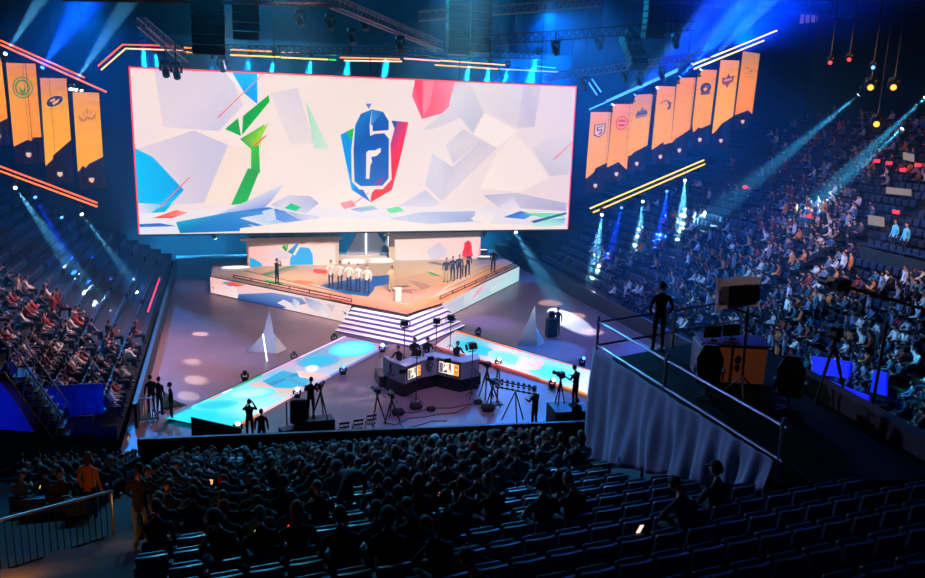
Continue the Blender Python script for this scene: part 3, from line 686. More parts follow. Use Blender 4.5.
# ------------------------------------------------------------ runways with glowing floors
def runway(q, polys, label, edges):
    P = [onz(*v) for v in q]; c = sum(P, Vector())/4
    t = thing('runway', label, 'runway', (c.x, c.y, 0))
    bb = MB(); bb.prism(P, .0, .1); bb.build('body', M_BLK, t, w=True)
    k = [0]; bb = MB()
    for pts, cc in polys:
        k[0] += 1; V = [onz(x, y_, .1) for x, y_ in pts]
        bb.add([(v.x, v.y, .103+.0015*k[0]) for v in V], [tuple(range(len(V)))], 0, [lin(x) for x in cc] if isinstance(cc, list) else lin(cc))
    bb.build('led_floor', mat('led_floor_panel', (1,1,1), emit=1.3, vcol=True), t, w=True)
    for segs in edges:
        bb = MB()
        for (a, c_, col) in segs:
            bb.bar(onz(*a, .12), onz(*c_, .12), .12, .07, c=lin(col))
        bb.build('edge_light', M_ARTS if False else M_ART, t, w=True)
def ell(cx, cy, rx, ry, n=18, rot=0):
    return [(cx+rx*math.cos(2*math.pi*i/n)*math.cos(rot)-ry*math.sin(2*math.pi*i/n)*math.sin(rot), cy+rx*math.cos(2*math.pi*i/n)*math.sin(rot)+ry*math.sin(2*math.pi*i/n)*math.cos(rot)) for i in range(n)]
def soft(cx, cy, rx, ry, cin, cout, steps=5, rot=-.1):  # soft pools painted into the emissive glow of the runway floors
    out = []
    for s in range(steps):
        f = s/(steps-1); out.append((ell(cx, cy, rx*(1-.45*f), ry*(1-.45*f), rot=rot), tuple(cout[i]*(1-f)+cin[i]*f for i in range(3))))
    return out
LQ = [(345, 336.5), (388, 345.5), (225, 432), (166, 419)]
def lpt(u, v):   # u along runway 0 (steps) to 1, v across
    a = Vector(LQ[0]).lerp(Vector(LQ[3]), u); c = Vector(LQ[1]).lerp(Vector(LQ[2]), u); r = a.lerp(c, v); return (r.x, r.y)
def strip(pt, cols, nv=4):
    out = []; n = len(cols)-1
    for i in range(n):
        for j in range(nv):
            ca = cols[i]; cb = cols[i+1]
            mixc = lambda c, v: tuple(c[0][k]*(1-v)+c[1][k]*v for k in range(3))
            v0, v1 = j/nv, (j+1)/nv
            out.append(([pt(i/n, v0), pt(i/n, v1), pt((i+1)/n, v1), pt((i+1)/n, v0)], [mixc(ca, v0), mixc(ca, v1), mixc(cb, v1), mixc(cb, v0)]))
    return out
LP = strip(lpt, [((150,120,190), (170,130,190)), ((120,150,200), (190,170,200)), ((60,140,190), (200,190,190)), ((190,160,190), (170,190,220)), ((90,180,220), (190,170,180)), ((130,200,220), (220,170,150)), ((120,220,235), (150,220,235)), ((70,220,235), (190,230,240)), ((20,200,230), (60,210,235)), ((10,190,225), (40,200,230))])
LP += soft(352, 350, 24, 8, (110,245,250), (70,205,235)) + soft(318, 362, 22, 7, (20,175,215), (110,160,205))+soft(312, 370, 8, 4, (250,246,240), (160,190,215), 4)
LP += [([(262,383), (283,372), (300,376), (312,384), (290,390), (272,389)], [(0,150,200), (10,160,205), (30,150,200), (60,170,210), (40,170,210), (20,160,205)]), ([(266,386), (300,373), (302,375), (270,388)], (40,130,180)), ([(285,376), (312,388), (306,390), (284,380)], (60,150,190))]
LP += [([(250,386), (262,383), (276,390), (298,391), (294,394), (262,392)], (232,170,165)), ([(296,372), (330,376), (322,380), (300,379)], [(240,190,180), (200,180,200), (240,180,170), (246,206,200)])]
LP += soft(250, 395, 26, 6, (170,235,225), (100,215,230))+soft(215, 407, 24, 5, (20,190,230), (70,215,232))+soft(196, 418, 22, 5, (0,205,240), (20,205,235))
RQ = [(456, 331), (434, 346), (600, 398.5), (604, 375)]
def rpt(u, v):
    a = Vector(RQ[0]).lerp(Vector(RQ[3]), u); c = Vector(RQ[1]).lerp(Vector(RQ[2]), u); r = a.lerp(c, v); return (r.x, r.y)
RP = strip(rpt, [((190,170,190), (206,180,200)), ((60,180,215), (200,190,210)), ((110,190,225), (120,200,230)), ((236,214,226), (226,200,214)), ((180,210,232), (230,226,236)), ((160,216,232), (240,196,190)), ((110,215,232), (220,210,220)), ((130,222,236), (150,220,232)), ((190,210,230), (236,226,236)), ((120,215,230), (160,225,235))])
RP += soft(474, 349, 22, 6, (30,190,220), (90,190,215), rot=.25)+soft(507, 359, 20, 6, (120,222,236), (170,214,232), rot=.25)+soft(553, 374, 28, 9, (80,222,236), (140,214,232), rot=.2)
RP += [([(520,358), (545,362), (540,370), (528,372), (515,368)], [(246,226,234), (236,190,190), (240,170,170), (250,214,214), (250,230,236)])]
runway(LQ, LP, 'left runway with glowing cyan and white LED floor, running to the barrier', [
    [((345,336.5), (300,357.5), (250,220,250)), ((300,357.5), (262,375.5), (240,170,220)), ((262,375.5), (232,389.5), (40,200,140)), ((232,389.5), (222,394.2), (250,246,240)), ((222,394.2), (210,399.8), (250,150,60)), ((210,399.8), (196,406), (120,240,190)), ((196,406), (166,419), (0,160,130))],
    [((388,345.5), (330,376), (120,140,220)), ((330,376), (290,397), (190,180,230)), ((290,397), (258,414.5), (250,210,226)), ((258,414.5), (225,432), (240,140,90))]])
runway(RQ, RP, 'right runway with glowing LED floor and orange edge lights', [
    [((456,331), (500,345), (255,130,30)), ((500,345), (540,357), (255,110,60)), ((540,357), (556,361.5), (240,90,180)), ((556,361.5), (604,375), (255,130,20))],
    [((434,346), (480,360), (210,90,90)), ((480,360), (540,379), (226,60,50)), ((540,379), (566,387.5), (250,130,110)), ((566,387.5), (600,398.5), (255,150,30))]])

# ------------------------------------------------------------ moving heads
M_LENSB = mat('lens_blue', (1,1,1), emit=6, ecol=(60, 120, 255)); M_LENSW = mat('lens_white', (1,1,1), emit=9, ecol=(215, 240, 255)); M_LENSO = mat('lens_orange', (1,1,1), emit=3, ecol=(255, 150, 50))
M_LENSC = mat('lens_cyan', (1,1,1), emit=6, ecol=(60, 200, 255)); M_LENSR = mat('lens_red', (1,1,1), emit=2.5, ecol=(255, 40, 50))
def moving_head(loc, aim, label, group=None, lens=None, e=0, col=(.5,.8,1), cone=5, s=1.0, hang=False, gobo=False):
    loc = Vector(loc); t = thing('moving_head_light', label, 'stage light', loc, 0, group)
    d = (Vector(aim)-loc).normalized(); g = -1 if hang else 1
    bb = MB(); bb.bbox((0,0,g*.07*s), (.36*s,.3*s,.14*s), b=.02); 
    if hang: bb.tube((0,0,0), (0,0,.35*s), .03*s, 5)
    if hang and (loc.x < 40 or loc.y > 58): bb.tube((0,0,0), (0,0,26.9-loc.z), .02 if loc.z > 16 else .01, 4)
    bb.build('base', M_BLK, t)
    bb = MB(); c = Vector((0,0,g*.42*s)); hz_ = math.atan2(d.y, d.x)+math.pi/2; sx = Vector((math.cos(hz_), math.sin(hz_), 0))
    for q in (-1, 1): bb.bar(sx*q*.19*s+Vector((0,0,g*.14*s)), sx*q*.19*s+c, .05*s, .1*s)
    bb.bar(sx*-.2*s+Vector((0,0,g*.16*s)), sx*.2*s+Vector((0,0,g*.16*s)), .1*s, .05*s); bb.build('yoke', M_BLK, t)
    bb = MB(); bb.tube(c-d*.2*s, c+d*.02*s, .1*s, 10, r2=.15*s); bb.tube(c+d*.02*s, c+d*.24*s, .15*s, 10, r2=.14*s); hd = bb.build('lamp_head', M_BLK, t)
    bb = MB(); bb.tube(c+d*.24*s, c+d*.26*s, .12*s, 10); bb.build('lens', lens or M_LENSW, hd)
    if e > 0:
        p = loc+c+d*.32*s; lo = light('beam', 'SPOT', p, Vector(aim), e, col, .06, cone, .25, parent=t)
        if gobo:
            ld = lo.data; ld.use_nodes = True; nt = ld.node_tree; em = nt.nodes['Emission']
            tc = nt.nodes.new('ShaderNodeTexCoord'); vo = nt.nodes.new('ShaderNodeTexNoise'); vo.inputs['Scale'].default_value = gobo*7; vo.inputs['Detail'].default_value = 1
            rp = nt.nodes.new('ShaderNodeMapRange'); rp.inputs[1].default_value = .5; rp.inputs[2].default_value = .58
            nt.links.new(tc.outputs['Normal'], vo.inputs['Vector']); nt.links.new(vo.outputs['Fac'], rp.inputs[0]); nt.links.new(rp.outputs[0], em.inputs['Strength'])
    return t
# on the floor beside the runways
for (px, py, ln, lb, e) in ((334,339,M_BLK,'dark floor light beside left runway near the steps',0), (294,358,M_BLK,'dark floor light on far side of left runway, middle',0), (245,378,M_BLK,'dark floor light on far side of left runway, lower',0),
        (382,350,M_LENSW,'lit floor light at the foot of the corner steps',1), (343,372,M_LENSB,'blue floor light on near side of left runway, upper middle',1), (297,395,M_LENSW,'bright floor light on near side of left runway beside cameraman',1), (238,430,M_LENSW,'glowing floor light at front barrier end of left runway',1),
        (478,333,M_BLK,'dark floor light beyond the orange edge near steps',0), (582,363,M_LENSB,'blue floor light beyond right runway near platform',1), (498,364,M_LENSW,'lit floor light on near side of right runway behind desk',1), (552,385,M_LENSW,'lit floor light on near side of right runway left of podium',1)):
    p = onz(px, py+2, 0); moving_head(p, p+Vector((0, -8, 5)), lb, None, ln, 0, s=.85)

# ------------------------------------------------------------ folded shards on the floor
t = thing('pyramid_shard', 'pale blue folded pyramid sculpture on floor beside left runway', 'sculpture', onz(268, 352, 0))
p0, p1, p2 = onz(246,352,0), onz(277,353.5,0), onz(287,349,0); ap = onz(276, 351, 0); dq = math.hypot(ap.x, ap.y)
ap = ony(269.5, 308, ap.y-.1); back = (p0+p2)/2+Vector((.2, 1.0, 0)); left2 = onz(259,352,0)
bb = MB(); bb.add([left2, p1, ap, back], [(0,1,2), (0,2,3), (0,3,1), (1,3,2)]); bb.build('tall_shard', mat('pale_blue_panel', (190, 200, 230), .5), t, w=True)
bb = MB(); q = ap.lerp(p1, .55); bb.add([p1, p2, q, back], [(0,1,2), (0,2,3), (1,3,2)]); bb.build('white_facet', mat('white_panel', (236, 226, 216), .5), t, w=True)
bb = MB(); bb.add([p0, left2, ap.lerp(left2, .6), back], [(0,1,2), (0,2,3), (1,3,2)]); bb.build('low_shard', MATS['pale_blue_panel'], t, w=True)
bb = MB(); u = onz(267, 361, 0); bb.tube(u, ony(263, 334, u.y), .035, 6); tag(bb.build('light_stick', MATS['white_led'], None, base=u), 'thin glowing light stick leaning in front of the left pyramid', 'light stick')
t = thing('pyramid_shard', 'white folded pyramid sculpture on floor beyond right runway', 'sculpture', onz(532, 345, 0))
p0, p1, p2 = onz(517,346,0), onz(537,347,0), onz(545,343,0); ap = ony(535, 305, p1.y); back = (p0+p2)/2+Vector((.2, 1.2, 0))
bb = MB(); bb.add([p0, p1, ap, back], [(0,1,2), (0,2,3), (0,3,1), (1,3,2)]); bb.build('tall_shard', MATS['white_panel'], t, w=True)
bb = MB(); bb.add([p1, p2, ap.lerp(p1, .45), back], [(0,1,2), (0,2,3), (1,3,2)]); bb.build('white_facet', MATS['white_panel'], t, w=True)
t = thing('pyramid_shard', 'small pale cone shaped shard at left end of left runway by barrier', 'sculpture', onz(165, 405, 0))
p0, p1 = onz(160,408,0), onz(180,406,0); ap = ony(164, 391, p0.y); back = (p0+p1)/2+Vector((0,.8,0))
bb = MB(); bb.add([p0, p1, ap, back], [(0,1,2), (0,2,3), (0,3,1), (1,3,2)]); bb.build('tall_shard', MATS['white_panel'], t, w=True)
bb = MB(); bb.add([p1, onz(188,405,0), ap.lerp(p1, .6), back], [(0,1,2), (0,2,3), (1,3,2)]); bb.build('low_shard', MATS['pale_blue_panel'], t, w=True)

# ------------------------------------------------------------ banners
def banner(quad, cut, cols, emblem, label, group, side):
    Y = 63.0; P = [ony(*q, Y) for q in quad]
    t = thing('hanging_banner', label, 'banner', ((P[0].x+P[1].x)/2, Y, min(P[2].z, P[3].z)-1.6), 0, group)
    lowl, lowr = P[3].copy(), P[2].copy(); zb = min(P[2].z, P[3].z)-1.3; lowl.z = zb; lowr.z = zb+.2; 
    bb = MB(); n = 12
    for i in range(n):   # softly waved dark cloth
        f0, f1 = i/n, (i+1)/n; w0 = .06*math.sin(f0*14); w1 = .06*math.sin(f1*14)
        a, c = P[0].lerp(P[1], f0), P[0].lerp(P[1], f1); d, e = lowl.lerp(lowr, f0), lowl.lerp(lowr, f1)
        bb.add([a+Vector((0,.03,0)), c+Vector((0,.03,0)), e+Vector((0,.1+w1,0)), d+Vector((0,.1+w0,0)), a+Vector((0,.06,0)), c+Vector((0,.06,0)), e+Vector((0,.14+w1,0)), d+Vector((0,.14+w0,0))], [(0,1,2,3), (7,6,5,4), (0,4,5,1), (3,2,6,7)])
    bb.build('cloth', mat('banner_cloth', (96, 62, 62), .8), t, w=True)
    f = lambda u, v: P[0].lerp(P[1], u).lerp(P[3].lerp(P[2], u), v)
    bb = MB(); k = 0
    nv = 8
    for j in range(nv):      # light on the upper cloth painted as emissive gradient, top to jagged hem
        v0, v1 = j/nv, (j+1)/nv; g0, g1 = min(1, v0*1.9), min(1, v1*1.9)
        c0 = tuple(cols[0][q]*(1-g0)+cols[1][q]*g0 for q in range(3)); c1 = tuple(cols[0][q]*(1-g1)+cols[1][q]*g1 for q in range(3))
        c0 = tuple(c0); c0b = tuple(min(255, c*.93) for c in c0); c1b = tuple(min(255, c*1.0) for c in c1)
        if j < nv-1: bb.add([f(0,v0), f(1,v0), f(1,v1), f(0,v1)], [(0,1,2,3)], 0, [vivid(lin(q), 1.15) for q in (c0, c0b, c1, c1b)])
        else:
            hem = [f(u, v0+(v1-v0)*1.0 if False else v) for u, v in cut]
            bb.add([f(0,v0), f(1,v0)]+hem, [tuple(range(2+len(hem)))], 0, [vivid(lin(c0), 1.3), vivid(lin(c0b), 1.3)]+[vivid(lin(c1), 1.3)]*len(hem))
    for kk, (sh, c) in enumerate(emblem):
        V = [f(.5+x, .30+y)+Vector((0,-.012-.004*kk,0)) for x, y in sh]; bb.add(V, [tuple(range(len(V)))], 0, lin(c))
    V = [f(.86+.04*x, .2*0+1.0+.05+.012*y) for x, y in ()]
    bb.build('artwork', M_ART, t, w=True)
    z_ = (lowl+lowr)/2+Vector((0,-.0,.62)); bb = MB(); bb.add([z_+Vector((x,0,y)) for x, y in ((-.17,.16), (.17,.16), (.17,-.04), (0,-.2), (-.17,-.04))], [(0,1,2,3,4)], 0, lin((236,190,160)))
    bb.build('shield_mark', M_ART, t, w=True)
    bb = MB(); bb.tube(P[0]+Vector((-.1,.05,.03)), P[1]+Vector((.1,.05,.03)), .05, 6); bb.tube(P[0].lerp(P[1], .5), P[0].lerp(P[1], .5)+Vector((0,.1,27-P[0].z)), .02, 4); bb.build('top_bar', M_DARK, t, w=True)
def ring(r0, r1, cx=0, cy=0, n=16, asp=.38, c=(0,0,0)):
    out = []
    for i in range(n):
        a, d = 2*math.pi*i/n, 2*math.pi*(i+1)/n
        out.append(([(cx+r0*math.cos(a), cy+r0*asp*math.sin(a)), (cx+r1*math.cos(a), cy+r1*asp*math.sin(a)), (cx+r1*math.cos(d), cy+r1*asp*math.sin(d)), (cx+r0*math.cos(d), cy+r0*asp*math.sin(d))], c))
    return out
E_ = lambda cx, cy, rx, ry, c, n=12: ([(cx+rx*math.cos(2*math.pi*i/n), cy+ry*math.sin(2*math.pi*i/n)) for i in range(n)], c)
GR = (90, 140, 60)
em_ring = ring(.36, .31, c=GR)+ring(.27, .20, c=GR)+[([(-.12,-.02), (0,.04), (.12,-.02), (.1,.05), (0,.09), (-.1,.05)], GR), ([(-.03,-.06), (.03,-.06), (.03,.03), (-.03,.03)], (226,160,70))]
em_oval = [E_(0,0,.34,.075,(246,200,160)), E_(0,0,.32,.068,(40,24,60)), ([(-.2,-.02), (.0,-.04), (.02,-.01), (-.15,.0)], (246,190,140)), ([(0,.005), (.2,-.02), (.12,.03), (-.02,.04)], (246,190,140)), ([(-.1,.02), (0,.0), (.05,.03), (-.05,.05)], (246,190,140))]
em_wing = [([(-.06,-.05), (0,-.1), (.06,-.05), (0,.02)], (220,130,30)), ([(-.36,-.02), (-.16,.06), (0,.02), (.16,.06), (.36,-.02), (.3,.07), (.12,.09), (0,.06), (-.12,.09), (-.3,.07)], (200,112,60)), ([(-.2,-.06), (-.1,0), (-.14,.03)], (220,120,40)), ([(.2,-.06), (.14,.03), (.1,0)], (220,120,40))]
DK = (60, 40, 60)
em_shield = [([(-.28,-.1), (.28,-.1), (.28,.06), (0,.13), (-.28,.06)], DK), ([(-.23,-.085), (.23,-.085), (.23,.05), (0,.11), (-.23,.05)], (244,190,160)), ([(-.14,-.06), (.16,-.06), (.16,-.045), (-.08,-.045), (-.08,-.01), (.12,-.01), (.12,.05), (.0,.085), (-.04,.06), (.07,.035), (.07,.008), (-.14,.008)], DK)]
em_red = ring(.3, .25, c=(226,40,40))+[E_(0,0,.22,.06,(226,40,44)), ([(-.2,-.012), (.2,-.012), (.2,.012), (-.2,.012)], (250,170,150))]
em_mount = [([(-.34,.06), (-.2,-.04), (-.12,.0), (0,-.09), (.14,.0), (.2,-.04), (.34,.06)], (70,70,96)), ([(-.3,.07), (.3,.07), (.26,.09), (-.26,.09)], (70,80,110)), ([(-.04,-.08), (.04,-.08), (.02,.02), (-.02,.02)], (120,130,150))]
em_horse = [([(-.3+.6*i/8-.02, -.02-.05*math.sin(math.pi*i/8)), (-.3+.6*i/8+.03, -.03-.05*math.sin(math.pi*i/8)), (-.3+.6*i/8+.05, .005-.04*math.sin(math.pi*i/8))], DK) for i in range(9)]+[([(.1,-.06), (.3,-.01), (.32,.06), (.2,.1), (.12,.07), (.22,.03)], DK)]
em_faint = ring(.26, .23, c=(244,140,50))+[([(-.1,-.02), (.1,-.02), (.0,.04)], (244,150,60))]
em_orb = [E_(0,0,.3,.09,(52,30,52)), E_(.05,-.01,.15,.04,(120,80,90)), E_(-.02,.02,.1,.03,(246,170,110)), ([(-.3,.07), (.3,.07), (.2,.11), (-.2,.11)], (110,60,70))]
em_crest = [([(-.32,-.06), (-.1,-.04), (0,-.1), (.12,-.04), (.32,-.06), (.28,.04), (.1,.06), (0,.12), (-.1,.06), (-.28,.04)], (150,34,60)), ([(-.2,-.02), (.2,-.02), (.2,.01), (-.2,.01)], (230,170,120)), E_(0,-.05,.06,.02,(60,30,50))]
em_dots = [E_(-.12,-.05,.035,.012,DK), E_(.12,-.01,.045,.013,DK), E_(.02,.0,.03,.009,(170,110,90))]+[([(-.32+.09*i, .03), (-.27+.09*i, .03), (-.29+.09*i, .042)], DK) for i in range(7)]
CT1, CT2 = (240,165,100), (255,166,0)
LB = 'orange banners left of the video wall'; RB = 'orange banners right of the video wall'
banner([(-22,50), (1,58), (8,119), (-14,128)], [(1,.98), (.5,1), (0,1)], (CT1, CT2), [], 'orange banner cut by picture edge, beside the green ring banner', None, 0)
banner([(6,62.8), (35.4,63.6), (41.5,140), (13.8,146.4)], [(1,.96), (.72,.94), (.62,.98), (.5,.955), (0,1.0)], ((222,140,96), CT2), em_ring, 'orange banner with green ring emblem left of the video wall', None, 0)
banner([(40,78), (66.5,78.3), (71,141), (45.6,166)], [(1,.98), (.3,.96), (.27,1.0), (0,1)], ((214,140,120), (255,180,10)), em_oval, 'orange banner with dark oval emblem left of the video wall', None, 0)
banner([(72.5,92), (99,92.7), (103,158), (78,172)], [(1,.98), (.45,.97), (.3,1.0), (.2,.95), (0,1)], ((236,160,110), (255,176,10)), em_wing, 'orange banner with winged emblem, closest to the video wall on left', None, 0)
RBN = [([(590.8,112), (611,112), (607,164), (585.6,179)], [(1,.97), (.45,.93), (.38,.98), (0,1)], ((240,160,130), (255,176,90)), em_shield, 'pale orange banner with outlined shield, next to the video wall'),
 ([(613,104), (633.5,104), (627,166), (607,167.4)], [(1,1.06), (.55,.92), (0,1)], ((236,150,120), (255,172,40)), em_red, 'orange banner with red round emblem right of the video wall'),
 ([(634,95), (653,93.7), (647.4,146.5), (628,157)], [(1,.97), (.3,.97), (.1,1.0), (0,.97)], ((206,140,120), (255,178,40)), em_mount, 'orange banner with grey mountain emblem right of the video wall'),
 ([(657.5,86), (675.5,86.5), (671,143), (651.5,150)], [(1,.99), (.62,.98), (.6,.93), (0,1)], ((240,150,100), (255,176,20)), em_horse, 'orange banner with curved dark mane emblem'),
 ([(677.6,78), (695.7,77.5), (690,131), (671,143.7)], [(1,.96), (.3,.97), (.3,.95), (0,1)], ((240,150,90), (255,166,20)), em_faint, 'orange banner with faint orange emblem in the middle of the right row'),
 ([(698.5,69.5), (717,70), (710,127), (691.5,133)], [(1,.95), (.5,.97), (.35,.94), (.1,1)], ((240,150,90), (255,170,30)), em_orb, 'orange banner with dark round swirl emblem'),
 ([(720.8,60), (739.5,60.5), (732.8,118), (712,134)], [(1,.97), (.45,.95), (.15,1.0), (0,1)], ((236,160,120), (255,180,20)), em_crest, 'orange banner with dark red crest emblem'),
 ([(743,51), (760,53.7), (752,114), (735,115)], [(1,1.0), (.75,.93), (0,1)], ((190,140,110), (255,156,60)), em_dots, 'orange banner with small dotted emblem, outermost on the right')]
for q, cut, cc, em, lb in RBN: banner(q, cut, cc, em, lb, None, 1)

# ------------------------------------------------------------ LED lines in the air
def led_line(a, c, ya, col, label, r=.06, yb=None, strength=None, group=None):
    A_, C_ = ony(*a, ya), ony(*c, yb or ya); t = thing('light_strip', label, 'LED strip', (A_+C_)/2, 0, group)
    bb = MB(); bb.bar(A_+Vector((0,.1,0)), C_+Vector((0,.1,0)), .12, .12); bb.build('channel', M_DARK, t, w=True)
    mid = A_.lerp(C_, .5)+Vector((0,.1,0)); bb = MB(); bb.tube(mid, Vector((mid.x, mid.y, 26.95)), .01, 4); bb.build('suspension_wire', M_BLK, t, w=True)
    bb = MB(); bb.tube(A_, C_, r, 6); nm = 'led_%d_%d_%d' % col
    bb.build('glowing_tube', mat(nm, (1,1,1), emit=2.2, ecol=col), t, w=True)
OR = (255, 96, 50); YE = (255, 205, 30); BL = (70, 150, 255)
for a, c, yy, col, lb in (((-30,27), (84.6,77.6), 62.6, OR, 'upper of the two orange light strips above the left banners'), ((-30,31), (106.5,92), 62.6, OR, 'lower of the two orange light strips above the left banners'),
        ((-30,155), (97.4,203), 62.6, OR, 'upper of the two orange light strips below the left banners'), ((-30,160), (97.4,206.7), 62.6, (255,110,30), 'lower of the two orange light strips below the left banners'),
        ((589,109.7), (677.6,71), 62.7, BL, 'lower of the two blue light strips above the right banners'), ((606,101), (678,69), 62.8, BL, 'upper of the two blue light strips above the right banners'),
        ((690,66), (777,30.5), 62.6, YE, 'upper of the two yellow light strips above the right banners'), ((694,69), (764,40.5), 62.5, YE, 'lower of the two yellow light strips above the right banners'),
        ((590,208.5), (704,160), 62.6, YE, 'upper of the two yellow light strips below the right banners'), ((593,212.5), (705,164), 62.5, (255,190,50), 'lower of the two yellow light strips below the right banners'),
        ((587,80), (597,95), 62.4, BL, 'short slanted blue light strip left of the right banners'), ((592,79), (601,92), 62.4, BL, 'short slanted blue light strip nearer the right banners')):
    led_line(a, c, yy, col, lb)
n_ = 0
segs = [((98,66), (122,45), (255,90,50)), ((101,70), (125,49), (255,190,120)), ((122,44.5), (175,46), (255,80,60)), ((125,48.5), (184,50.5), (255,190,150)), ((184,47.5), (210,50), (255,140,40)), ((185,52), (214,53.5), (255,150,40)),
        ((230,49.5), (272,51.5), (255,170,30)), ((230,55), (280,57), (255,190,40)), ((281,52.5), (330,54.5), (255,190,150)), ((281,57.5), (328,59.5), (255,200,90)), ((330,54.6), (336,55), (60,220,80)), ((329,59.6), (336,60), (60,220,80)),
        ((340,57.5), (400,59), (255,150,60)), ((344,60.5), (402,61.5), (250,200,190)), ((404,58.5), (440,61), (255,170,170)), ((440,60.5), (505,65), (255,180,110)), ((435,65), (498,69), (255,170,80)), ((500,69), (558,72), (120,170,255)), ((534,66), (556,68), (40,190,255))]
for_ = 0
pos_ = ['far left bend', 'far left bend, inner', 'left end', 'left end, under', 'left truss tip', 'left truss tip, under', 'left centre', 'left centre, under', 'centre left', 'centre left, under', 'green tip', 'green tip, under', 'middle', 'middle, under', 'right of middle', 'right centre', 'right centre, under', 'right end', 'far right end']
for (a, c, col), pn in zip(segs, pos_):
    cn = 'green' if col[1] > 210 and col[0] < 100 else 'blue' if col[2] > 200 and col[0] < 200 else 'orange' if col[2] < 100 else 'pink'
    led_line(a, c, 62.9, col, '%s light strip above the video wall, %s' % (cn, pn), r=.05)

led_line((157,304), (171,273), 0, (255,40,90), 'x') if False else None
A_, C_ = Vector((-4.7, 50.5, 1.35)), Vector((-4.7, 60.5, 1.35)); t = thing('light_strip', 'pink red light strip along the top of the left floor barrier', 'LED strip', (A_+C_)/2)
bb = MB(); bb.bar(A_-Vector((0,0,.1)), C_-Vector((0,0,.1)), .12, .12); bb.build('channel', M_DARK, t, w=True); bb = MB(); bb.bar(A_, C_, .1, .06); bb.build('glowing_tube', mat('led_pink', (1,1,1), emit=1.2, ecol=(255,40,80)), t, w=True)
# ------------------------------------------------------------ roof steel, trusses, speakers
for i, y in enumerate((20, 30, 40, 50, 60, 70)):
    bb = MB()
    for k in range(-7, 15):
        x = 4*k; bb.bar((x, y, 24.6), (x+2, y, 26.8), .12); bb.bar((x+2, y, 26.8), (x+4, y, 24.6), .12)
    bb.bar((-30, y, 24.6), (62, y, 24.6), .25); bb.bar((-30, y, 26.8), (62, y, 26.8), .25)
    struct(bb.build('ceiling_roof_beam', mat('roof_steel', (70, 78, 92), .6), None, base=(16, y, 24.6)))
def truss(p, q, s, label, m=None, cables=True):
    p, q = Vector(p), Vector(q); d = (q-p); L = d.length; d.normalize(); up = Vector((0,0,1)); sd = d.cross(up).normalized()
    t = thing('lighting_truss', label, 'truss', (p+q)/2); bb = MB()
    cn = [sd*s/2+up*s/2, -sd*s/2+up*s/2, -sd*s/2-up*s/2, sd*s/2-up*s/2]
    for c in cn: bb.tube(p+c, q+c, .045, 5)
    n = max(2, int(L/s))
    for i in range(n):
        a = p+d*(L*i/n); e = p+d*(L*(i+1)/n)
        for k in range(4): bb.tube(a+cn[k], e+cn[(k+1) % 4], .022, 4, cap=False)
        for k in range(4): bb.tube(a+cn[k], a+cn[(k+1) % 4], .022, 4, cap=False)
    bb.build('lattice', m or mat('truss_alu', (120, 124, 136), .4, .7), t, w=True)
    if cables:
        bb = MB()
        for f in (.15, .85):
            bb = MB(); bb.tube(p.lerp(q, f), Vector((p.lerp(q, f).x, p.lerp(q, f).y, 26.95)), .025, 4); bb.build('chain_hoist', M_BLK, t, w=True)
def Y(px, py, y): return ony(px, py, y)
truss(Y(141,22,56), Y(184,58,62), .55, 'short diagonal truss sloping above left end of video wall')
truss(Y(334,2,44), Y(440,46,58), .55, 'long diagonal truss running toward the screen centre')
truss(Y(480,41,52), Y(692,26,52), .6, 'dark horizontal truss above right half of the screen', M_DARK)
truss(Y(545,78,56), Y(712,54,56), .5, 'horizontal truss hanging just above the first right banners')
truss(Y(190,70,60) - Vector((0,0,-1.5)), Y(545,66,60)+Vector((0,0,.8)), .5, 'long dark truss across the top of video wall', M_DARK)
truss(Y(60,-8,40), Y(330,-2,40), .6, 'upper dark truss at top edge above the left speakers', M_DARK)
truss(Y(420,16,46), Y(600,2,46), .5, 'upper grey truss behind the large hanging speakers')
def line_array(top, n, lean, label, wd=1.3, hh=.42, curve=.035, M=None):
    t = thing('line_array_speaker', label, 'hanging speaker', top); p = Vector(top); a = lean
    bb = MB(); bb.bar(p+Vector((-wd/2,0,.1)), p+Vector((wd/2,0,.1)), .12); bb.tube(p+Vector((-.3,0,.1)), (p.x-.3, p.y, 27), .03, 4); bb.tube(p+Vector((.3,0,.1)), (p.x+.3, p.y, 27), .03, 4); bb.build('flying_frame', M_DARK, t, w=True)
    for i in range(n):
        a += curve; d = Vector((0, math.sin(a), -math.cos(a))); c = p+d*hh/2
        R = Matrix.Rotation(a, 3, 'X'); bb = MB(); bb.bbox(c, (wd, .75, hh*.94), M=R, b=.04)
        cb = bb.build('cabinet', mat('speaker_black', (20, 24, 32), .5), t, w=True)
        bb = MB(); bb.box(c+R @ Vector((0,-.385,0)), (wd*.86, .02, hh*.7), M=R); bb.build('grille', mat('speaker_grille', (34, 40, 54), .7), cb, w=True)
        p = p+d*hh
line_array(Y(205,-62,42), 12, -.5, 'large curved black line array hanging at upper left', 1.5, .46, .05)
line_array(Y(243,-62,44), 12, -.45, 'second curved line array beside the upper left one', 1.3, .42, .05)
line_array(Y(458,-60,46), 14, -.18, 'tall black line array left of the pair at top centre', 1.25, .45, .012)
line_array(Y(480,-60,46.5), 14, -.18, 'tall black line array right of the pair at top centre', 1.25, .45, .012)
line_array(Y(655,-20,50), 9, -.35, 'slanted line array below the roof above the right banners', 1.4, .42, .06)
line_array(Y(672,-30,52), 9, -.2, 'rear line array near the top above blue beams', 1.2, .4, .03)
t0 = Y(628,36,53); line_array(t0, 7, -.9, 'short tilted line array above the right truss', 1.3, .42, .05)

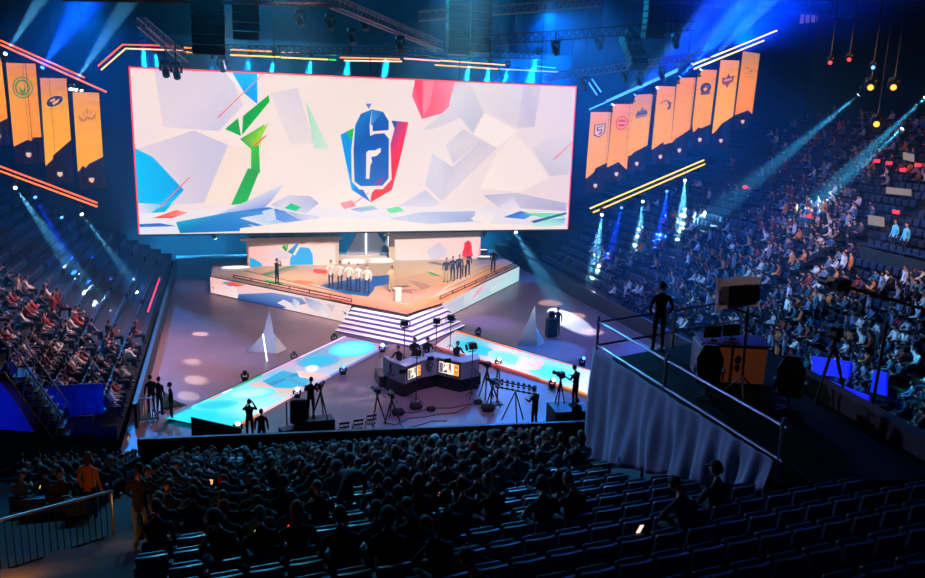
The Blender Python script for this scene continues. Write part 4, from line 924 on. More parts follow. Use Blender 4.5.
# fixtures and beams
CY = (.25, .72, 1); BU = (.01, .06, 1); WB = (.6, .85, 1)
def beamer(px, py, y, tgt, col, e, cone, label, lens=None, hang=True, s=1.0, group=None, gobo=False):
    p = Y(px, py, y); moving_head(p+Vector((0,0,.42*s if hang else -.42*s)), tgt, label, group, lens, e, col, cone, s, hang, gobo)
for i, (px, py, ex, ey) in enumerate(((143,43,140,80), (155,51,170,80), (213,56,190,82), (250,54,230,84), (274,53,255,86), (312,54,300,84), (349,51,350,86), (388,48,392,88), (470,57,486,92), (490,61,508,94), (508,66,520,96), (538,52,538,80))):
    beamer(px, py, 63.6, Y(px+(ex-px)*.4, 130, 63.7)+Vector((0,5,0)), (.02,.5,1), 140000, 17, 'black moving head sending a short cyan beam onto the video wall top', M_LENSC, group='cyan moving heads along the top of the video wall')
for (px, py, lb) in ((300,10,'dark'), (330,14,'dark'), (365,14,'dark'), (352,28,'dark'), (400,36,'dark'), (556,40,'dark'), (600,34,'dark'), (630,30,'dark'), (676,34,'dark'), (165,60,'dark'), (176,62,'dark'), (222,56,'x'), (585,76,'x'), (625,68,'x'), (640,72,'x'), (662,66,'x')):
    p = Y(px, py, 52 if lb == 'dark' else 56); moving_head(p, p+Vector((.5, -2, -3)), 'unlit black moving head hanging from the roof trusses', 'unlit moving heads on the roof trusses', M_DARK, 0, s=1.5, hang=True)
# above and below the banners
for px, py, tg, col, e, cone, ln, lb in ((4,56,(2,40,30),WB,260000,8,M_LENSW,'white moving head at top of green ring banner'), (41,70,(0,42,27),BU,700000,15,M_LENSB,'blue moving head beside the oval emblem banner top'), (73,86,(3,42,27),WB,260000,8,M_LENSW,'white moving head at top of the winged emblem banner'),
        (611,107,(36,42,27),WB,200000,8,M_LENSW,'white moving head over shield and red emblem banners'), (633,97,(38,42,27),BU,700000,20,M_LENSB,'blue moving head over mountain emblem banner'), (655,90,(40,42,27),WB,240000,8,M_LENSW,'white moving head over mane emblem banner'),
        (678,79,(40,40,27),BU,700000,20,M_LENSB,'blue moving head over faint emblem banner'), (699,72,(42,42,29),WB,280000,9,M_LENSW,'white moving head over swirl emblem banner'), (690,66,(36,40,27),BU,900000,24,M_LENSB,'blue moving head at the right end of banner truss')):
    beamer(px, py, 62.3, Y(px+(52 if px < 300 else 80), py-80, 57), col, e, cone, lb, ln, False)
def LTp(px, py): return onp(px, py, (.467,0,1), .8-4.6*.467)
def RTp(px, py): return onp(px, py, (-.5,0,1), .8-26.6*.5)
for px, py, tx, ty, col, e, cone, ln, lb, go in ((14,186,95,300,WB,260000,6,M_LENSW,'white moving head under the left banners, outermost',6), (34,195,75,268,BU,240000,7,M_LENSB,'blue moving head under the left banners',0), (80,212,140,290,WB,200000,6,M_LENSW,'white moving head under the left banners, innermost',0), (60,215,105,272,BU,150000,5,M_LENSB,'small blue moving head under the winged banner',0)):
    beamer(px, py, 62.0, LTp(tx, ty), col, e, cone, lb, ln)
for px, py, tx, ty, col, e, cone, ln, lb in ((602,213,592,285,WB,520000,8,M_LENSW,'white moving head under the shield banner'), (643,200,636,258,WB,520000,8,M_LENSW,'white moving head under the mane emblem banner'), (685,179,680,240,WB,520000,8,M_LENSW,'white moving head under the swirl emblem banner'),
        (622,206,605,270,BU,500000,8,M_LENSB,'blue moving head between lower right white lights'), (667,190,658,258,BU,500000,8,M_LENSB,'blue moving head under the faint emblem banner')):
    beamer(px, py, 62.0, RTp(tx, ty), col, e, cone, lb, ln)
beamer(214, 236, 62.7, onz(240, 271, DZ), WB, 60000, 8, 'small white moving head over the left rear stage corner', M_LENSW)
beamer(515, 231, 62.7, onz(566, 318, 0), (.55,.85,1), 150000, 9, 'white moving head casting a wide beam right of the stage', M_LENSW)
beamer(484, 234, 63, onz(484, 258, DZ), WB, 9000, 7, 'small moving head above the light pod by the right LED wall', M_LENSW)
for px, py, tx, ty, e, lb in ((862,92,700,225,420000,'white moving head on the right roof rig, sending a long teal beam'), (928,95,800,215,420000,'moving head at right picture edge sending a teal beam'), (905,126,790,232,260000,'lower moving head near right picture edge sending a teal beam')):
    beamer(px, py, 44, RTp(tx, ty), (.3,.75,.9), e, 8, lb, M_LENSW)
for px, py, ln, lb in ((872,77,M_LENSO,'left of the two upper orange spotlights at upper right'), (895,77,M_LENSO,'right of the two upper orange spotlights at upper right'), (878,114,M_LENSO,'single lower orange spotlight at upper right'), (874,61,M_LENSB,'blue spotlight above the orange pair'), (831,56,M_LENSR,'left red spotlight below the roof on right'), (850,53,M_LENSR,'right red spotlight below the roof on right')):
    p = Y(px, py, 36); moving_head(p, CAMP, lb, None, ln, 0, s=1.3 if ln is M_LENSO else .8, hang=True)
for i in range(9):
    p = Y(802+i*5.6, 19-i*.75, 79.74); bb = MB(); bb.box(p, (.45, .1, 1.0)); o = bb.build('window_light', mat('violet_glass', (1,1,1), emit=.35, ecol=(130,120,230)), None, base=p); tag(o, 'dim violet lit pane in a row high up on the right wall', 'lit pane', 'violet lit panes high up on the right')
# gobo pools on the floor (from hidden roof height)
for fx, tg, col, e, cone, go, lb in (((4,40,22), onz(222,322), (.15,.6,1), 9000, 9, 0, 'moving head on the roof rig making a cyan pool left of the stage'), ((2,38,22), onz(240,356), (.2,.5,1), 7000, 11, 0, 'moving head on the roof rig making a cyan pool by left pyramid'),
        ((18,42,22), onz(488,322), (.18,.1,1), 32000, 9, 0, 'violet moving head colouring the floor by the right fascia'), ((20,40,22), onz(550,350), (.03,.25,1), 50000, 12, 0, 'deep blue moving head colouring the floor by the right pyramid'), ((14,30,22), onz(360,395), (1,.8,.6), 16000, 10, 7, 'warm moving head patterning the floor beside the desk'),
        ((16,30,22), onz(540,415), (.0,.36,1), 9000, 12, 0, 'cyan moving head colouring the floor around the camera rig'), ((19,50,22), onz(500,295), (.2,.7,1), 26000, 8, 8, 'cyan moving head patterning the floor right of the fascia')):
    moving_head(Vector(fx)+Vector((0,0,.45)), tg, lb, None, M_LENSW, e, col, cone, 1.0, True, go)
for k, (fx, px, py, e, cone) in enumerate((((-9,60,15), 200, 334, 60000, 2.6), ((-9,58,15), 192, 362, 40000, 2.4), ((-9,57,15), 196, 380, 55000, 2.8), ((-9,56,15), 188, 396, 40000, 2.4), ((14,43,23), 550, 303, 70000, 4), ((13,42,23), 572, 316, 90000, 4.4), ((14,42,23.3), 592, 332, 70000, 3.6), ((15,44,23), 586, 297, 50000, 3))):
    moving_head(fx, onz(px, py), 'warm narrow moving head streaking the %s floor, %s of four' % ('left' if k < 4 else 'right', ('first', 'second', 'third', 'fourth')[k % 4]), None, M_LENSW if k < 4 else M_DARK, e, (1, .88, .66), cone, .8, True)

def fz(p):
    t_ = (28.6-p[1])/RUN
    for _ in range(4): t_ = (28.6-p[1]+math.tan(rowang(t_))*(p[0]-3))/RUN
    t_ -= .5; return .4+.36*max(0, min(t_, 12))+.27*max(0, t_-12)
def TF(px, py, h=0):
    d = ray(px, py); t_ = 4.0
    while t_ < 60:
        p = CAMP+d*t_
        if p.z <= fz((p.x, p.y, 0))+h: return p
        t_ += .02
    return p

# ------------------------------------------------------------ caster desk
M_DESK = mat('desk_lilac', (176, 168, 190), .4); M_DESKD = mat('desk_dark', (34, 34, 48), .5)
dk = thing('broadcast_desk', 'angled grey caster desk with two lit screens and emblem facing the audience', 'desk', onz(432, 392, 0))
zb, zt = .75, 1.7
# front face corners from left end to right end (ground positions)
f = [onz(389, 378, zb), onz(405, 384.5, zb), onz(420.5, 378, zb), onz(437, 374.5, zb), onz(461, 380, zb), onz(479, 376, zb)]
f = [Vector((p.x, p.y, 0)) for p in f]; bk = [p+Vector((.06*(i-2.5), .85, 0)) for i, p in enumerate(f)]
bb = MB()
for i in range(5): bb.prism([f[i], f[i+1], bk[i+1], bk[i]], zb, zt-.05)
bb.build('desk_body', mat('desk_grey', (120, 116, 140), .5), dk, w=True)
bb = MB()
for i in range(5): bb.prism([f[i]+Vector((0,-.06,0)), f[i+1]+Vector((0,-.06,0)), bk[i+1], bk[i]], zt-.05, zt)
bb.build('desktop', M_DESK, dk, w=True)
bb = MB()
for i in range(5): bb.prism([f[i].lerp(bk[i], .3), f[i+1].lerp(bk[i+1], .3), bk[i+1].lerp(f[i+1], .2), bk[i].lerp(f[i], .2)], 0, zb)
bb.prism([bk[0]+Vector((-.2,-.1,0)), bk[2]+Vector((0,-.1,0)), bk[5]+Vector((.2,-.1,0)), bk[5]+Vector((.2,1.3,0)), bk[0]+Vector((-.2,1.3,0))], 0, .6)
bb.build('plinth', mat('plinth_black', (16, 18, 28), .25), dk, w=True)
def desk_panel(i, u0, u1, z0, z1, polys, name, m, frame=True):
    A_, B_ = f[i], f[i+1]; d = (B_-A_); n = Vector((d.y, -d.x, 0)).normalized(); n = n if n.y < 0 else -n
    P = lambda u, v, o_=.03: A_+d*(u0+(u1-u0)*u)+n*o_+Vector((0, 0, z0+(z1-z0)*v))
    par = dk
    if frame:
        bb = MB(); bb.slab([P(-.06,-.08,0), P(1.06,-.08,0), P(1.06,1.08,0), P(-.06,1.08,0)], n*.05); par = bb.build('monitor', M_BLK, dk, w=True)
    bb = MB()
    for k, (pts, c) in enumerate(polys):
        V = [P(u, v, .056+.003*k) for u, v in pts]; bb.add(V, [tuple(range(len(V)))], 0, [lin(x) for x in c] if isinstance(c, list) else lin(c))
    bb.build(name, m, par, w=True)
rr = lambda a, b_, c, d: [(a, b_), (c, b_), (c, d), (a, d)]
scrn = [(rr(0,0,1,1), (255,226,196)), (rr(.02,.05,.2,.9), (90,90,120)), (rr(.24,.1,.42,.8), (60,60,90)), ([(.2,.2), (.35,.9), (.45,.4)], (255,240,226)), (rr(.5,.2,.62,.95), (110,100,120)), ([(.44,0), (.6,.0), (.55,.5)], (250,250,250)), (rr(.68,.1,.72,.9), (255,250,240)), (rr(.76,0,1,1), (255,150,50)), (rr(.82,.3,.95,.8), (200,90,30)), (rr(.84,.45,.93,.65), (255,226,170))]
desk_panel(1, .12, .92, zb+.2, zt-.2, [(p, c) for p, c in scrn], 'display', M_ARTS)
desk_panel(3, .1, .92, zb+.18, zt-.18, scrn, 'display', M_ARTS)
emb = [([(.1,.75), (.3,.9), (.35,.4), (.5,.05), (.42,.3)], (50,54,84)), ([(.9,.75), (.7,.9), (.65,.4), (.5,.05), (.58,.3)], (50,54,84)), ([(.36,.35), (.36,.9), (.5,1.0), (.64,.9), (.64,.8), (.45,.8), (.45,.6), (.64,.55), (.64,.3), (.5,.2)], (44,46,76)), ([(.46,.35), (.54,.35), (.56,.48), (.46,.48)], (110,106,130))]
desk_panel(2, .2, .8, zb+.12, zt-.12, emb, 'emblem', mat('emblem_paint', (1,1,1), .5, vcol=True), False)
def on_desk(px, py): return onz(px, py, zt)
for px, py, lb in ((402,373,'open laptop at left wing of the caster desk'), (447,362,'small dark laptop on right side of the caster desk'), (430,360,'dark laptop in the centre of caster desk')):
    p = on_desk(px, py); t = thing('laptop', lb, 'laptop', p); bb = MB(); bb.bbox((0,0,.012), (.34,.24,.024), b=.005); bb.build('keyboard_base', M_BLK, t); bb = MB(); bb.bbox((0,-.13,.12), (.34,.02,.22), b=.005); bb.build('lid', M_DARK, t)
person_at = lambda key, px, py, z, rz, label, **k: person(key, onz(px, py, z), rz, label, **k)
PIh = math.pi
def desk_person(px, py, key, lb, rz, col=(20,22,30)):
    p = onz(px, py, zt); p.z = .42; person(key, p, rz, lb, color=col, sc=1.08)
def stool(p, lb):
    t = thing('desk_stool', lb, 'stool', p); bb = MB(); bb.tube((0,0,.80), (0,0,.88), .2, 12); bb.build('seat', M_BLK, t); bb = MB(); bb.tube((0,0,.02), (0,0,.80), .03, 6); bb.tube((0,0,0), (0,0,.03), .24, 12); bb.build('pedestal_leg', M_DARK, t)
# risers for the casters' seats
pd = [(400, 361, 'desk_short', 'person in dark top leaning at left end of caster desk', 2.3, 'stool of the leaning caster at left'), (416, 352, 'desk_phones', 'person with headphones behind left lit screen of caster desk', 3.1, 'stool behind the left lit screen'), (429, 352, 'desk_phones', 'person with headphones behind the desk emblem', 3.2, 'stool behind the desk emblem'), (459, 356, 'desk_short', 'person in dark top behind right lit screen of caster desk', 3.4, 'stool behind the right lit screen')]
for px, py, key, lb, rz, sl in pd:
    p = onz(px, py, zt); p.z = .6; p.y += .35; stool(p, sl); person(key, p+Vector((0,0,.40)), rz, lb, color=(22, 24, 34), sc=1.05)

# ------------------------------------------------------------ stands, tripods, cameras
def tripod(p, h, lb, cam_=False, aim=PIh/2, s=1.0, cat='tripod'):
    t = thing('camera_tripod' if not cam_ else 'broadcast_camera', lb, 'camera' if cam_ else cat, p)
    for k in range(3):
        a = aim+k*2.094; bb = MB(); bb.tube((0,0,h*.92), (.42*s*math.cos(a), .42*s*math.sin(a), 0), .028, 6); bb.tube((0,0,h*.92), (.21*s*math.cos(a), .21*s*math.sin(a), h*.46), .04, 6); bb.build('leg', M_BLK, t)
    bb = MB(); bb.tube((0,0,h*.8), (0,0,h), .045, 8); bb.bbox((0,0,h), (.14,.14,.08)); bb.build('head', M_BLK, t)
    if cam_:
        R = Matrix.Rotation(aim-PIh/2, 3, 'Z'); c = Vector((0,0,h+.16)); bb = MB(); bb.bbox(c, (.17,.42,.24), M=R, b=.03); bb.bbox(c+R @ Vector((0,-.1,.16)), (.05,.25,.05), M=R); cbd = bb.build('camera_body', M_BLK, t)
        bb = MB(); bb.tube(c+R @ Vector((0,.2,0)), c+R @ Vector((0,.46,0)), .07, 10, r2=.09); bb.build('lens', M_BLK, cbd)
        bb = MB(); bb.bbox(c+R @ Vector((-.16,-.1,.08)), (.12,.2,.12), M=R); bb.build('viewfinder', M_DARK, cbd)
        bb = MB(); bb.tube(c+R @ Vector((.05,-.2,-.05)), c+R @ Vector((.15,-.6,-.2)), .014, 5); bb.build('pan_bar', M_BLK, t)
    return t
def light_stand(p, h, lb, aim, warm=False):
    t = thing('studio_light', lb, 'light stand', p)
    for k in range(3):
        a = k*2.094; bb = MB(); bb.tube((0,0,.35), (.38*math.cos(a), .38*math.sin(a), 0), .018, 5); bb.build('leg', M_BLK, t)
    bb = MB(); bb.tube((0,0,.2), (0,0,h), .024, 6); bb.build('pole', M_BLK, t)
    d = (Vector(aim)-Vector(p)-Vector((0,0,h))).normalized(); R = d.to_track_quat('Y', 'Z').to_matrix(); c = Vector((0,0,h))
    bb = MB(); bb.bbox(c, (.42,.14,.32), M=R, b=.02); hd = bb.build('lamp_head', M_BLK, t)
    for sx, sz in ((-1,0), (1,0), (0,1), (0,-1)):
        bb = MB(); cc = c+R @ Vector((sx*.27, .16, sz*.22)); RR = R @ Matrix.Rotation(.5*sx, 3, 'Z') @ Matrix.Rotation(.5*sz if sz else 0, 3, 'X')
        bb.box(cc, (.02 if sx else .4, .22, .02 if sz else .3), M=R); bb.build('barn_door', M_BLK, hd)
    return t
light_stand(onz(416, 404, 0), 2.6, 'tall light stand in front of the left desk screen', onz(440, 360, 1))
light_stand(onz(471, 398, 0), 2.7, 'tall light stand right of the caster desk', onz(440, 360, 1))
light_stand(onz(436, 352, 0), 1.9, 'light stand behind the caster desk near the centre', onz(430, 375, 1))
light_stand(onz(450, 350, 0), 2.0, 'light stand behind the desk, right of centre', onz(430, 375, 1))
light_stand(onz(404, 362, 0), 2.3, 'light stand behind the left end of the caster desk', onz(430, 375, 1))
tripod(onz(377, 424, 0), 1.45, 'black tripod with small camera left of caster desk', True, PIh/2+.3)
tripod(onz(392, 426, 0)+Vector((.1,.6,0)), 1.1, 'low tripod under the left wing of the caster desk', True, PIh/2)
tripod(onz(492, 408, 0), 1.2, 'short camera tripod at right of the caster desk', True, 2.0)
tripod(onz(486, 398, 0), 1.6, 'tall camera tripod beside the right light stand', True, 2.2)
def bag(p, lb, s=1.0):
    bb = MB(); bb.bbox((0,0,.16*s), (.6*s,.4*s,.32*s), b=.1*s); bb.tube((-.15*s,0,.3*s), (.15*s,0,.3*s), .03, 5); o = bb.build('equipment_bag', mat('bag_cloth', (18, 20, 30), .8), None); o.location = p; tag(o, lb, 'bag')
bag(onz(398, 415, 0), 'dark equipment bag on floor under the left desk wing'); bag(onz(416, 409, 0), 'dark equipment bag at foot of the left light stand'); bag(onz(431, 411, 0), 'small dark bag right of the left light stand', .7); bag(onz(488, 411, 0), 'dark bag between the tripods right of the desk', 1.1); bag(onz(478, 404, 0), 'small dark bag beside the right light stand', .7)
# cables
rnd = random.Random(3)
def cable(pts, lb):
    bb = MB(); P = [onz(x, y, .015) for x, y in pts]
    for a, c in zip(P, P[1:]): bb.tube(a, c, .018, 5)
    tag(bb.build('floor_cable', M_BLK, None, base=P[0]), lb, 'cable')
cable([(383,422), (395,425), (410,418), (425,417), (440,414), (455,413), (470,405), (485,404)], 'black cable curving across floor in front of the desk')
cable([(392,411), (412,413), (430,408), (452,408), (478,402)], 'black cable running along the front of desk plinth')
cable([(400,424), (404,428), (416,426), (432,421), (447,421)], 'looped black cable nearest to the front barrier')
# folding chairs
def folding_chair(p, rz, lb):
    t = thing('folding_chair', lb, 'chair', p, rz, 'folding chairs at front barrier')
    M_ = mat('chair_paint', (30, 30, 44), .4, .5)
    bb = MB(); bb.bbox((0,0,.45), (.42,.40,.03), b=.01); bb.build('seat', M_, t)
    bb = MB(); bb.bbox((0,-.24,.86), (.42,.025,.10)); bb.bbox((0,-.23,.68), (.42,.025,.08)); bb.build('backrest', M_, t)
    for s_ in (-1, 1):
        bb = MB(); bb.tube((s_*.21,.22,0), (s_*.21,-.25,.92), .014, 5); bb.build('leg', M_, t); bb = MB(); bb.tube((s_*.19,-.26,0), (s_*.19,.16,.45), .014, 5); bb.build('leg', M_, t)
for px, py, n in ((343,440,'leftmost'), (357,437,'middle'), (370,432,'rightmost')): folding_chair(onz(px, py, 0), .15, '%s of three empty folding chairs by the front barrier' % n)
# crew on the floor
def crew(px, py, key, rz, lb, col=(22,24,32), z=0, sc=1.0, **k): return person(key, onz(px, py, z), rz, lb, color=col, sc=sc, **k)
def roadcase(p, d, rz, lb):
    t = thing('road_case', lb, 'flight case', p, rz); bb = MB(); bb.bbox((0,0,d[2]/2+.04), d, b=.02); bb.build('case_body', mat('case_black', (20, 22, 30), .5), t)
    bb = MB()
    for sx in (-1, 1):
        for sy in (-1, 1): bb.bar((sx*d[0]/2, sy*d[1]/2, .06), (sx*d[0]/2, sy*d[1]/2, d[2]+.03), .035)
    bb.bar((-d[0]/2,-d[1]/2,d[2]+.03), (d[0]/2,-d[1]/2,d[2]+.03), .035); bb.build('metal_edge', M_DARK, t)
roadcase(onz(314, 431, 0), (1.7, .7, .55), .05, 'long black road case the tripod cameraman stands on')
roadcase(onz(290, 436, 0), (.8, .5, .35), .3, 'low black case with red strip at barrier')
p = onz(311, 431, 0); p.z = .6; person('work', p, -.35, 'cameraman in dark clothes standing on a road case', color=(20, 24, 36), sc=1.05)
q = onz(321, 431, 0); q.z = .6; tripod(q, 1.35, 'camera on tripod operated by the cameraman on road case', True, 1.2)
bb = MB(); p = onz(299, 433, 0); bb.bbox((0,0,1.0), (.75,.18,1.1), b=.16); bb.tube((0,0,0), (0,0,.5), .04, 6); bb.tube((0,0,0), (0,0,.03), .3, 10); o = bb.build('screen_flag', M_BLK, None); o.location = p; tag(o, 'rounded black screen panel standing left of the road case', 'screen panel')
bb = MB(); p = onz(287, 431, 0); bb.tube((0,0,0), (0,0,1.35), .03, 6); bb.tube((0,0,0), (0,0,.06), .24, 12); o = bb.build('pole_stand', M_BLK, None); o.location = p; tag(o, 'thin black pole stand with round foot near barrier', 'stand')
crew(250, 439, 'film', -.2, 'photographer in dark clothes filming the left runway', (16,18,60))
crew(262, 449, 'stand', -.1, 'person in dark clothes standing behind the photographer', (16,18,24), sc=.98)
crew(534, 427, 'work', .5, 'stocky crew member in black operating the camera rig', (12,14,22), sc=1.08)
# sign panels on the left barrier
bb = MB(); a, c = onz(192, 443, 0), onz(241, 445, 0); bb.slab([(a.x, a.y, 0), (c.x, c.y, 0), (c.x, c.y, .75), (a.x, a.y, 1.15)], (0, .08, 0)); o = bb.build('barrier_screen', M_BLK, None, base=a); tag(o, 'black sloping screen panel at end of the left runway', 'screen panel')
# multi lens rig
t = thing('camera_rig', 'long bar of small cameras on a tripod beside the stocky crew member', 'camera rig', onz(514, 422, 0)); h = 1.5; o0 = t.location
for k in range(3):
    a = k*2.094+.4; bb = MB(); bb.tube((0,0,h), (.6*math.cos(a), .6*math.sin(a), 0), .03, 6); bb.build('leg', M_BLK, t)
A_, B_ = Vector((-.75, .5, h+.35)), Vector((.85, -.3, h+.15)); bb = MB()
for dz_ in (-.25, .05): bb.tube(A_+Vector((0,0,dz_)), B_+Vector((0,0,dz_)), .03, 6)
bb.build('bar', M_BLK, t)
for r_ in range(3):
    for k in range(8):
        p = A_.lerp(B_, k/7)+Vector((0,.05,-.25+.18*r_)); bb = MB(); bb.bbox(p, (.12,.14,.10)); bb.tube(p, p+Vector((.03,.16,0)), .04, 8); bb.build('small_camera', M_BLK, t)
# jib hoop at the left of the rig
bb = MB(); c = onz(497, 404, 0); n = 16
for k in range(n):
    a, e = 2*PIh*k/n, 2*PIh*(k+1)/n; bb.tube((.1*math.cos(a), .45*math.cos(a), 1.3+.5*math.sin(a)), (.1*math.cos(e), .45*math.cos(e), 1.3+.5*math.sin(e)), .04, 5)
bb.tube((0,0,0), (0,0,.85), .04, 6); bb.bbox((0,0,.03), (.5,.5,.06)); o = bb.build('hoop_stand', M_BLK, None); o.location = c; tag(o, 'black hoop on a stand left of the camera rig', 'stand')
# podium cameraman
p = onz(567, 428, 0); roadcase(p, (1.6, 1.3, 1.0), -.1, 'large black riser box carrying the cameraman by the platform'); p2 = p+Vector((.35, .1, 1.05))
person('work', p2, .5, 'cameraman bending to his camera on the riser box', color=(16,18,28), sc=1.06)
tripod(p+Vector((-.3, .35, 1.05)), 1.25, 'camera on tripod on the riser box', True, 2.0, s=.6)
for px, py, lb, key in ((575,436,'person in dark clothes below the riser box, left','low_stand'), (590,433,'person in dark clothes below the riser box, beside the drape','low_stand')):
    q = onz(px, py, 0); person('stand', q, .3, lb, color=(30, 26, 34))
for px, py, lb, rz in ((152,412,'crew member in dark clothes by the left crowd barrier',.4), (160,414,'crew member behind the small cone shard',-.6), (172,420,'crew member in dark clothes at the left runway end',1.8), ):
    crew(px, py, 'stand', rz, lb, (18,20,30))
crew(557, 334, 'stand', 2.4, 'crew member in dark clothes beyond the right pyramid', (20,22,60))
bb = MB(); p = onz(551, 336, 0); bb.bbox((0,0,.6), (.7,.5,1.2), b=.05); bb.bbox((0,.1,1.4), (.35,.3,.5), b=.05); o = bb.build('lamp_cart', M_BLK, None); o.location = p; tag(o, 'dark equipment cart beside crew member on right floor', 'cart')

# ------------------------------------------------------------ people on the stage
def st(px, py, key, rz, lb, col, grp=None, sc=1.05, **k): return person(key, onz(px, py, DZ+.04), rz, lb, grp, col, sc, **k)
five = ['leftmost of five players with hand on chest in line on stage', 'second from left of five players with hand on chest', 'middle one of five players with hand on chest', 'second from right of five players with hand on chest', 'rightmost of five players with hand on chest, nearest']
for (px, py), lb in zip(((331,287.5), (340,288.5), (349,290), (358,291.5), (367,293)), five): st(px, py, 'oath_navy', PIh-.5, lb, (226,214,206), None, 1.12)
st(391, 291, 'presenter', PIh+.2, 'presenter in beige suit on stage beside the white pedestal', (190,160,120))
st(277, 284, 'film', -.9, 'camera operator filming at left edge of the stage', (30,36,50))
st(446, 282, 'stand_khaki', 2.6, 'person in dark jacket and beige trousers, left of right team', (50,54,76)); st(452.5, 280.5, 'oath', 2.7, 'player in dark blue second from left in right team', (26,36,90)); st(459, 278.5, 'oath', 2.8, 'player in dark blue middle of the right team', (30,34,86)); st(467.5, 274.5, 'stand', 2.8, 'player in dark blue at right end of right team', (36,34,80))
fp = st(464, 276.5, 'flag', 2.8, 'player holding up a red flag in the right team', (230,190,150))
c = onz(464, 276.5, DZ+.04); bb = MB(); bb.tube(c+Vector((.1,-.4,1.3)), c+Vector((.1,-.4,2.9)), .02, 5); fl = bb.build('flag_pole', M_BLK, None, base=c+Vector((.1,-.4,1.3)))
fl.name = 'flag'; tag(fl, 'red flag held up by a player of the right team', 'flag')
bb = MB(); n = 8
for i in range(n):
    y0, y1 = .9*i/n, .9*(i+1)/n; z0, z1 = .55+y0*.55, .55+y1*.55
    bb.add([(-z0*.42, .05*math.sin(i*1.3), 1.6-y0*1.35), (z0*.42, .05*math.sin(i*1.3+1), 1.6-y0*1.35), (z1*.42, .05*math.sin(i*1.3+2.3), 1.6-y1*1.35), (-z1*.42, .05*math.sin(i*1.3+1.3), 1.6-y1*1.35)], [(0,1,2,3)]) if i else bb.add([(0,0,1.62), (.02,0,1.62), (z1*.42,0,1.6-y1*1.35), (-z1*.42,0,1.6-y1*1.35)], [(0,1,2,3)])
bb.build('flag_cloth', mat('flag_red', (225, 25, 50), .7), fl)
st(493, 271.5, 'stand', 2.9, 'stagehand in dark clothes near right corner of the stage', (24,34,60))

# ------------------------------------------------------------ draped camera platform
PZ = 7.9
A_, B_ = onz(597, 346, PZ+.4), onz(783, 463, PZ+.4)
A_ = Vector((A_.x, A_.y, 0)); B_ = Vector((B_.x, B_.y, 0)); G_ = onz(727, 338, PZ); G_ = Vector((G_.x+.6, G_.y+.3, 0)); H_2 = onz(925, 443, PZ); H_2 = Vector((H_2.x+.2, H_2.y-1.5, 0))
plat = thing('camera_platform', 'raised black platform with scaffold rails and grey blue fabric skirt', 'platform', (11, 14.5, PZ-.6))
bb = MB(); bb.prism([A_, B_, H_2, G_], PZ-.15, PZ); bb.build('deck', mat('deck_black', (9, 9, 11), .9, spec=.1), plat, w=True)
d_ = (B_-A_).normalized(); n_ = Vector((d_.y, -d_.x, 0)); n_ = n_ if n_.x < 0 else -n_
sk = [(597,347,589,462), (622,363,612,466), (650,381,640,470), (674,396,668,475), (700,412,694,481), (726,428,720,488), (752,444,742,494), (778,460,768,500)]
q0 = A_+n_*.08; top = [onp(a, b_, n_, n_.dot(q0)) for a, b_, _, _ in sk]; bot = [onp(c_, e_, n_, n_.dot(q0+n_*.12)) for _, _, c_, e_ in sk]
bb = MB(); NU, NV = 90, 16; vs = []
for j in range(NV+1):
    v = j/NV
    for i in range(NU+1):
        u = i/NU*7; k = min(6, int(u)); g_ = u-k; T = top[k].lerp(top[k+1], g_); Bm = bot[k].lerp(bot[k+1], g_); p = T.lerp(Bm, v)
        fold = (.07*math.sin(u*6.2+1.4*math.sin(v*2.2+u))+.035*math.sin(u*15+v*3)+.03*math.sin(v*5+u*2.5))*(.25+v)
        vs.append(p+n_*(.09+fold)+Vector((0,0,.02*math.sin(u*9)*v)))
W1 = NU+1; bb.add(vs, [(j*W1+i, j*W1+i+1, (j+1)*W1+i+1, (j+1)*W1+i) for j in range(NV) for i in range(NU)])
skf = bb.build('fabric_skirt', mat('skirt_fabric', (128, 138, 165), .75, bump=.15, scale=3, spec=.25), plat, w=True, smooth=True); sm = skf.modifiers.new('s', 'SOLIDIFY'); sm.thickness = .01
RT = .62
def rail(P, Q, z, nm='rail'): bb = MB(); bb.tube(Vector((P.x, P.y, z)), Vector((Q.x, Q.y, z)), .03, 8); bb.build(nm, mat('rail_steel', (120, 126, 140), .35, .8), plat, w=True)
rail(A_, B_, PZ+1.03, 'top_rail'); rail(A_, B_, PZ+.42, 'lower_rail')
gb = onz(727, 338, PZ); gb = Vector((gb.x, gb.y, 0)); ga = onz(600, 352, PZ+.05); 
rail(A_, G_, PZ+1.03, 'top_rail'); rail(A_, G_, PZ+.42, 'lower_rail')
for P in (A_, A_.lerp(B_, .33*1.38), A_.lerp(B_, .985), G_, A_.lerp(G_, .5)):
    bb = MB(); bb.tube((P.x, P.y, PZ-.1), (P.x, P.y, PZ+1.18), .035, 8); bb.tube((P.x, P.y, PZ+.98), (P.x, P.y, PZ+1.08), .055, 8); bb.build('rail_post', MATS['rail_steel'], plat, w=True)
for f_ in (.02, .35, .7):
    bb = MB(); P = A_.lerp(B_, f_); bb.tube((P.x+.1, P.y, fz((P.x, P.y, 0))-.2), (P.x+.1, P.y, PZ-.1), .04, 6); bb.build('scaffold_leg', M_DARK, plat, w=True)
# parapet at the far right side of the platform
bb = MB(); P, Q_ = onz(800, 372, PZ+.3), onz(945, 452, PZ+.3); bb.bar(Vector((P.x, P.y, PZ+.15)), Vector((Q_.x, Q_.y, PZ+.15)), .3, .5); o = bb.build('wall_parapet_right', mat('parapet_concrete', (64, 52, 56), .85), None, base=(P.x, P.y, PZ-.1)); struct(o)
p = onz(657, 351, PZ); person('pocket', p, -.15, 'man in dark suit standing at front corner of the draped platform', color=(14,16,26), sc=1.06)
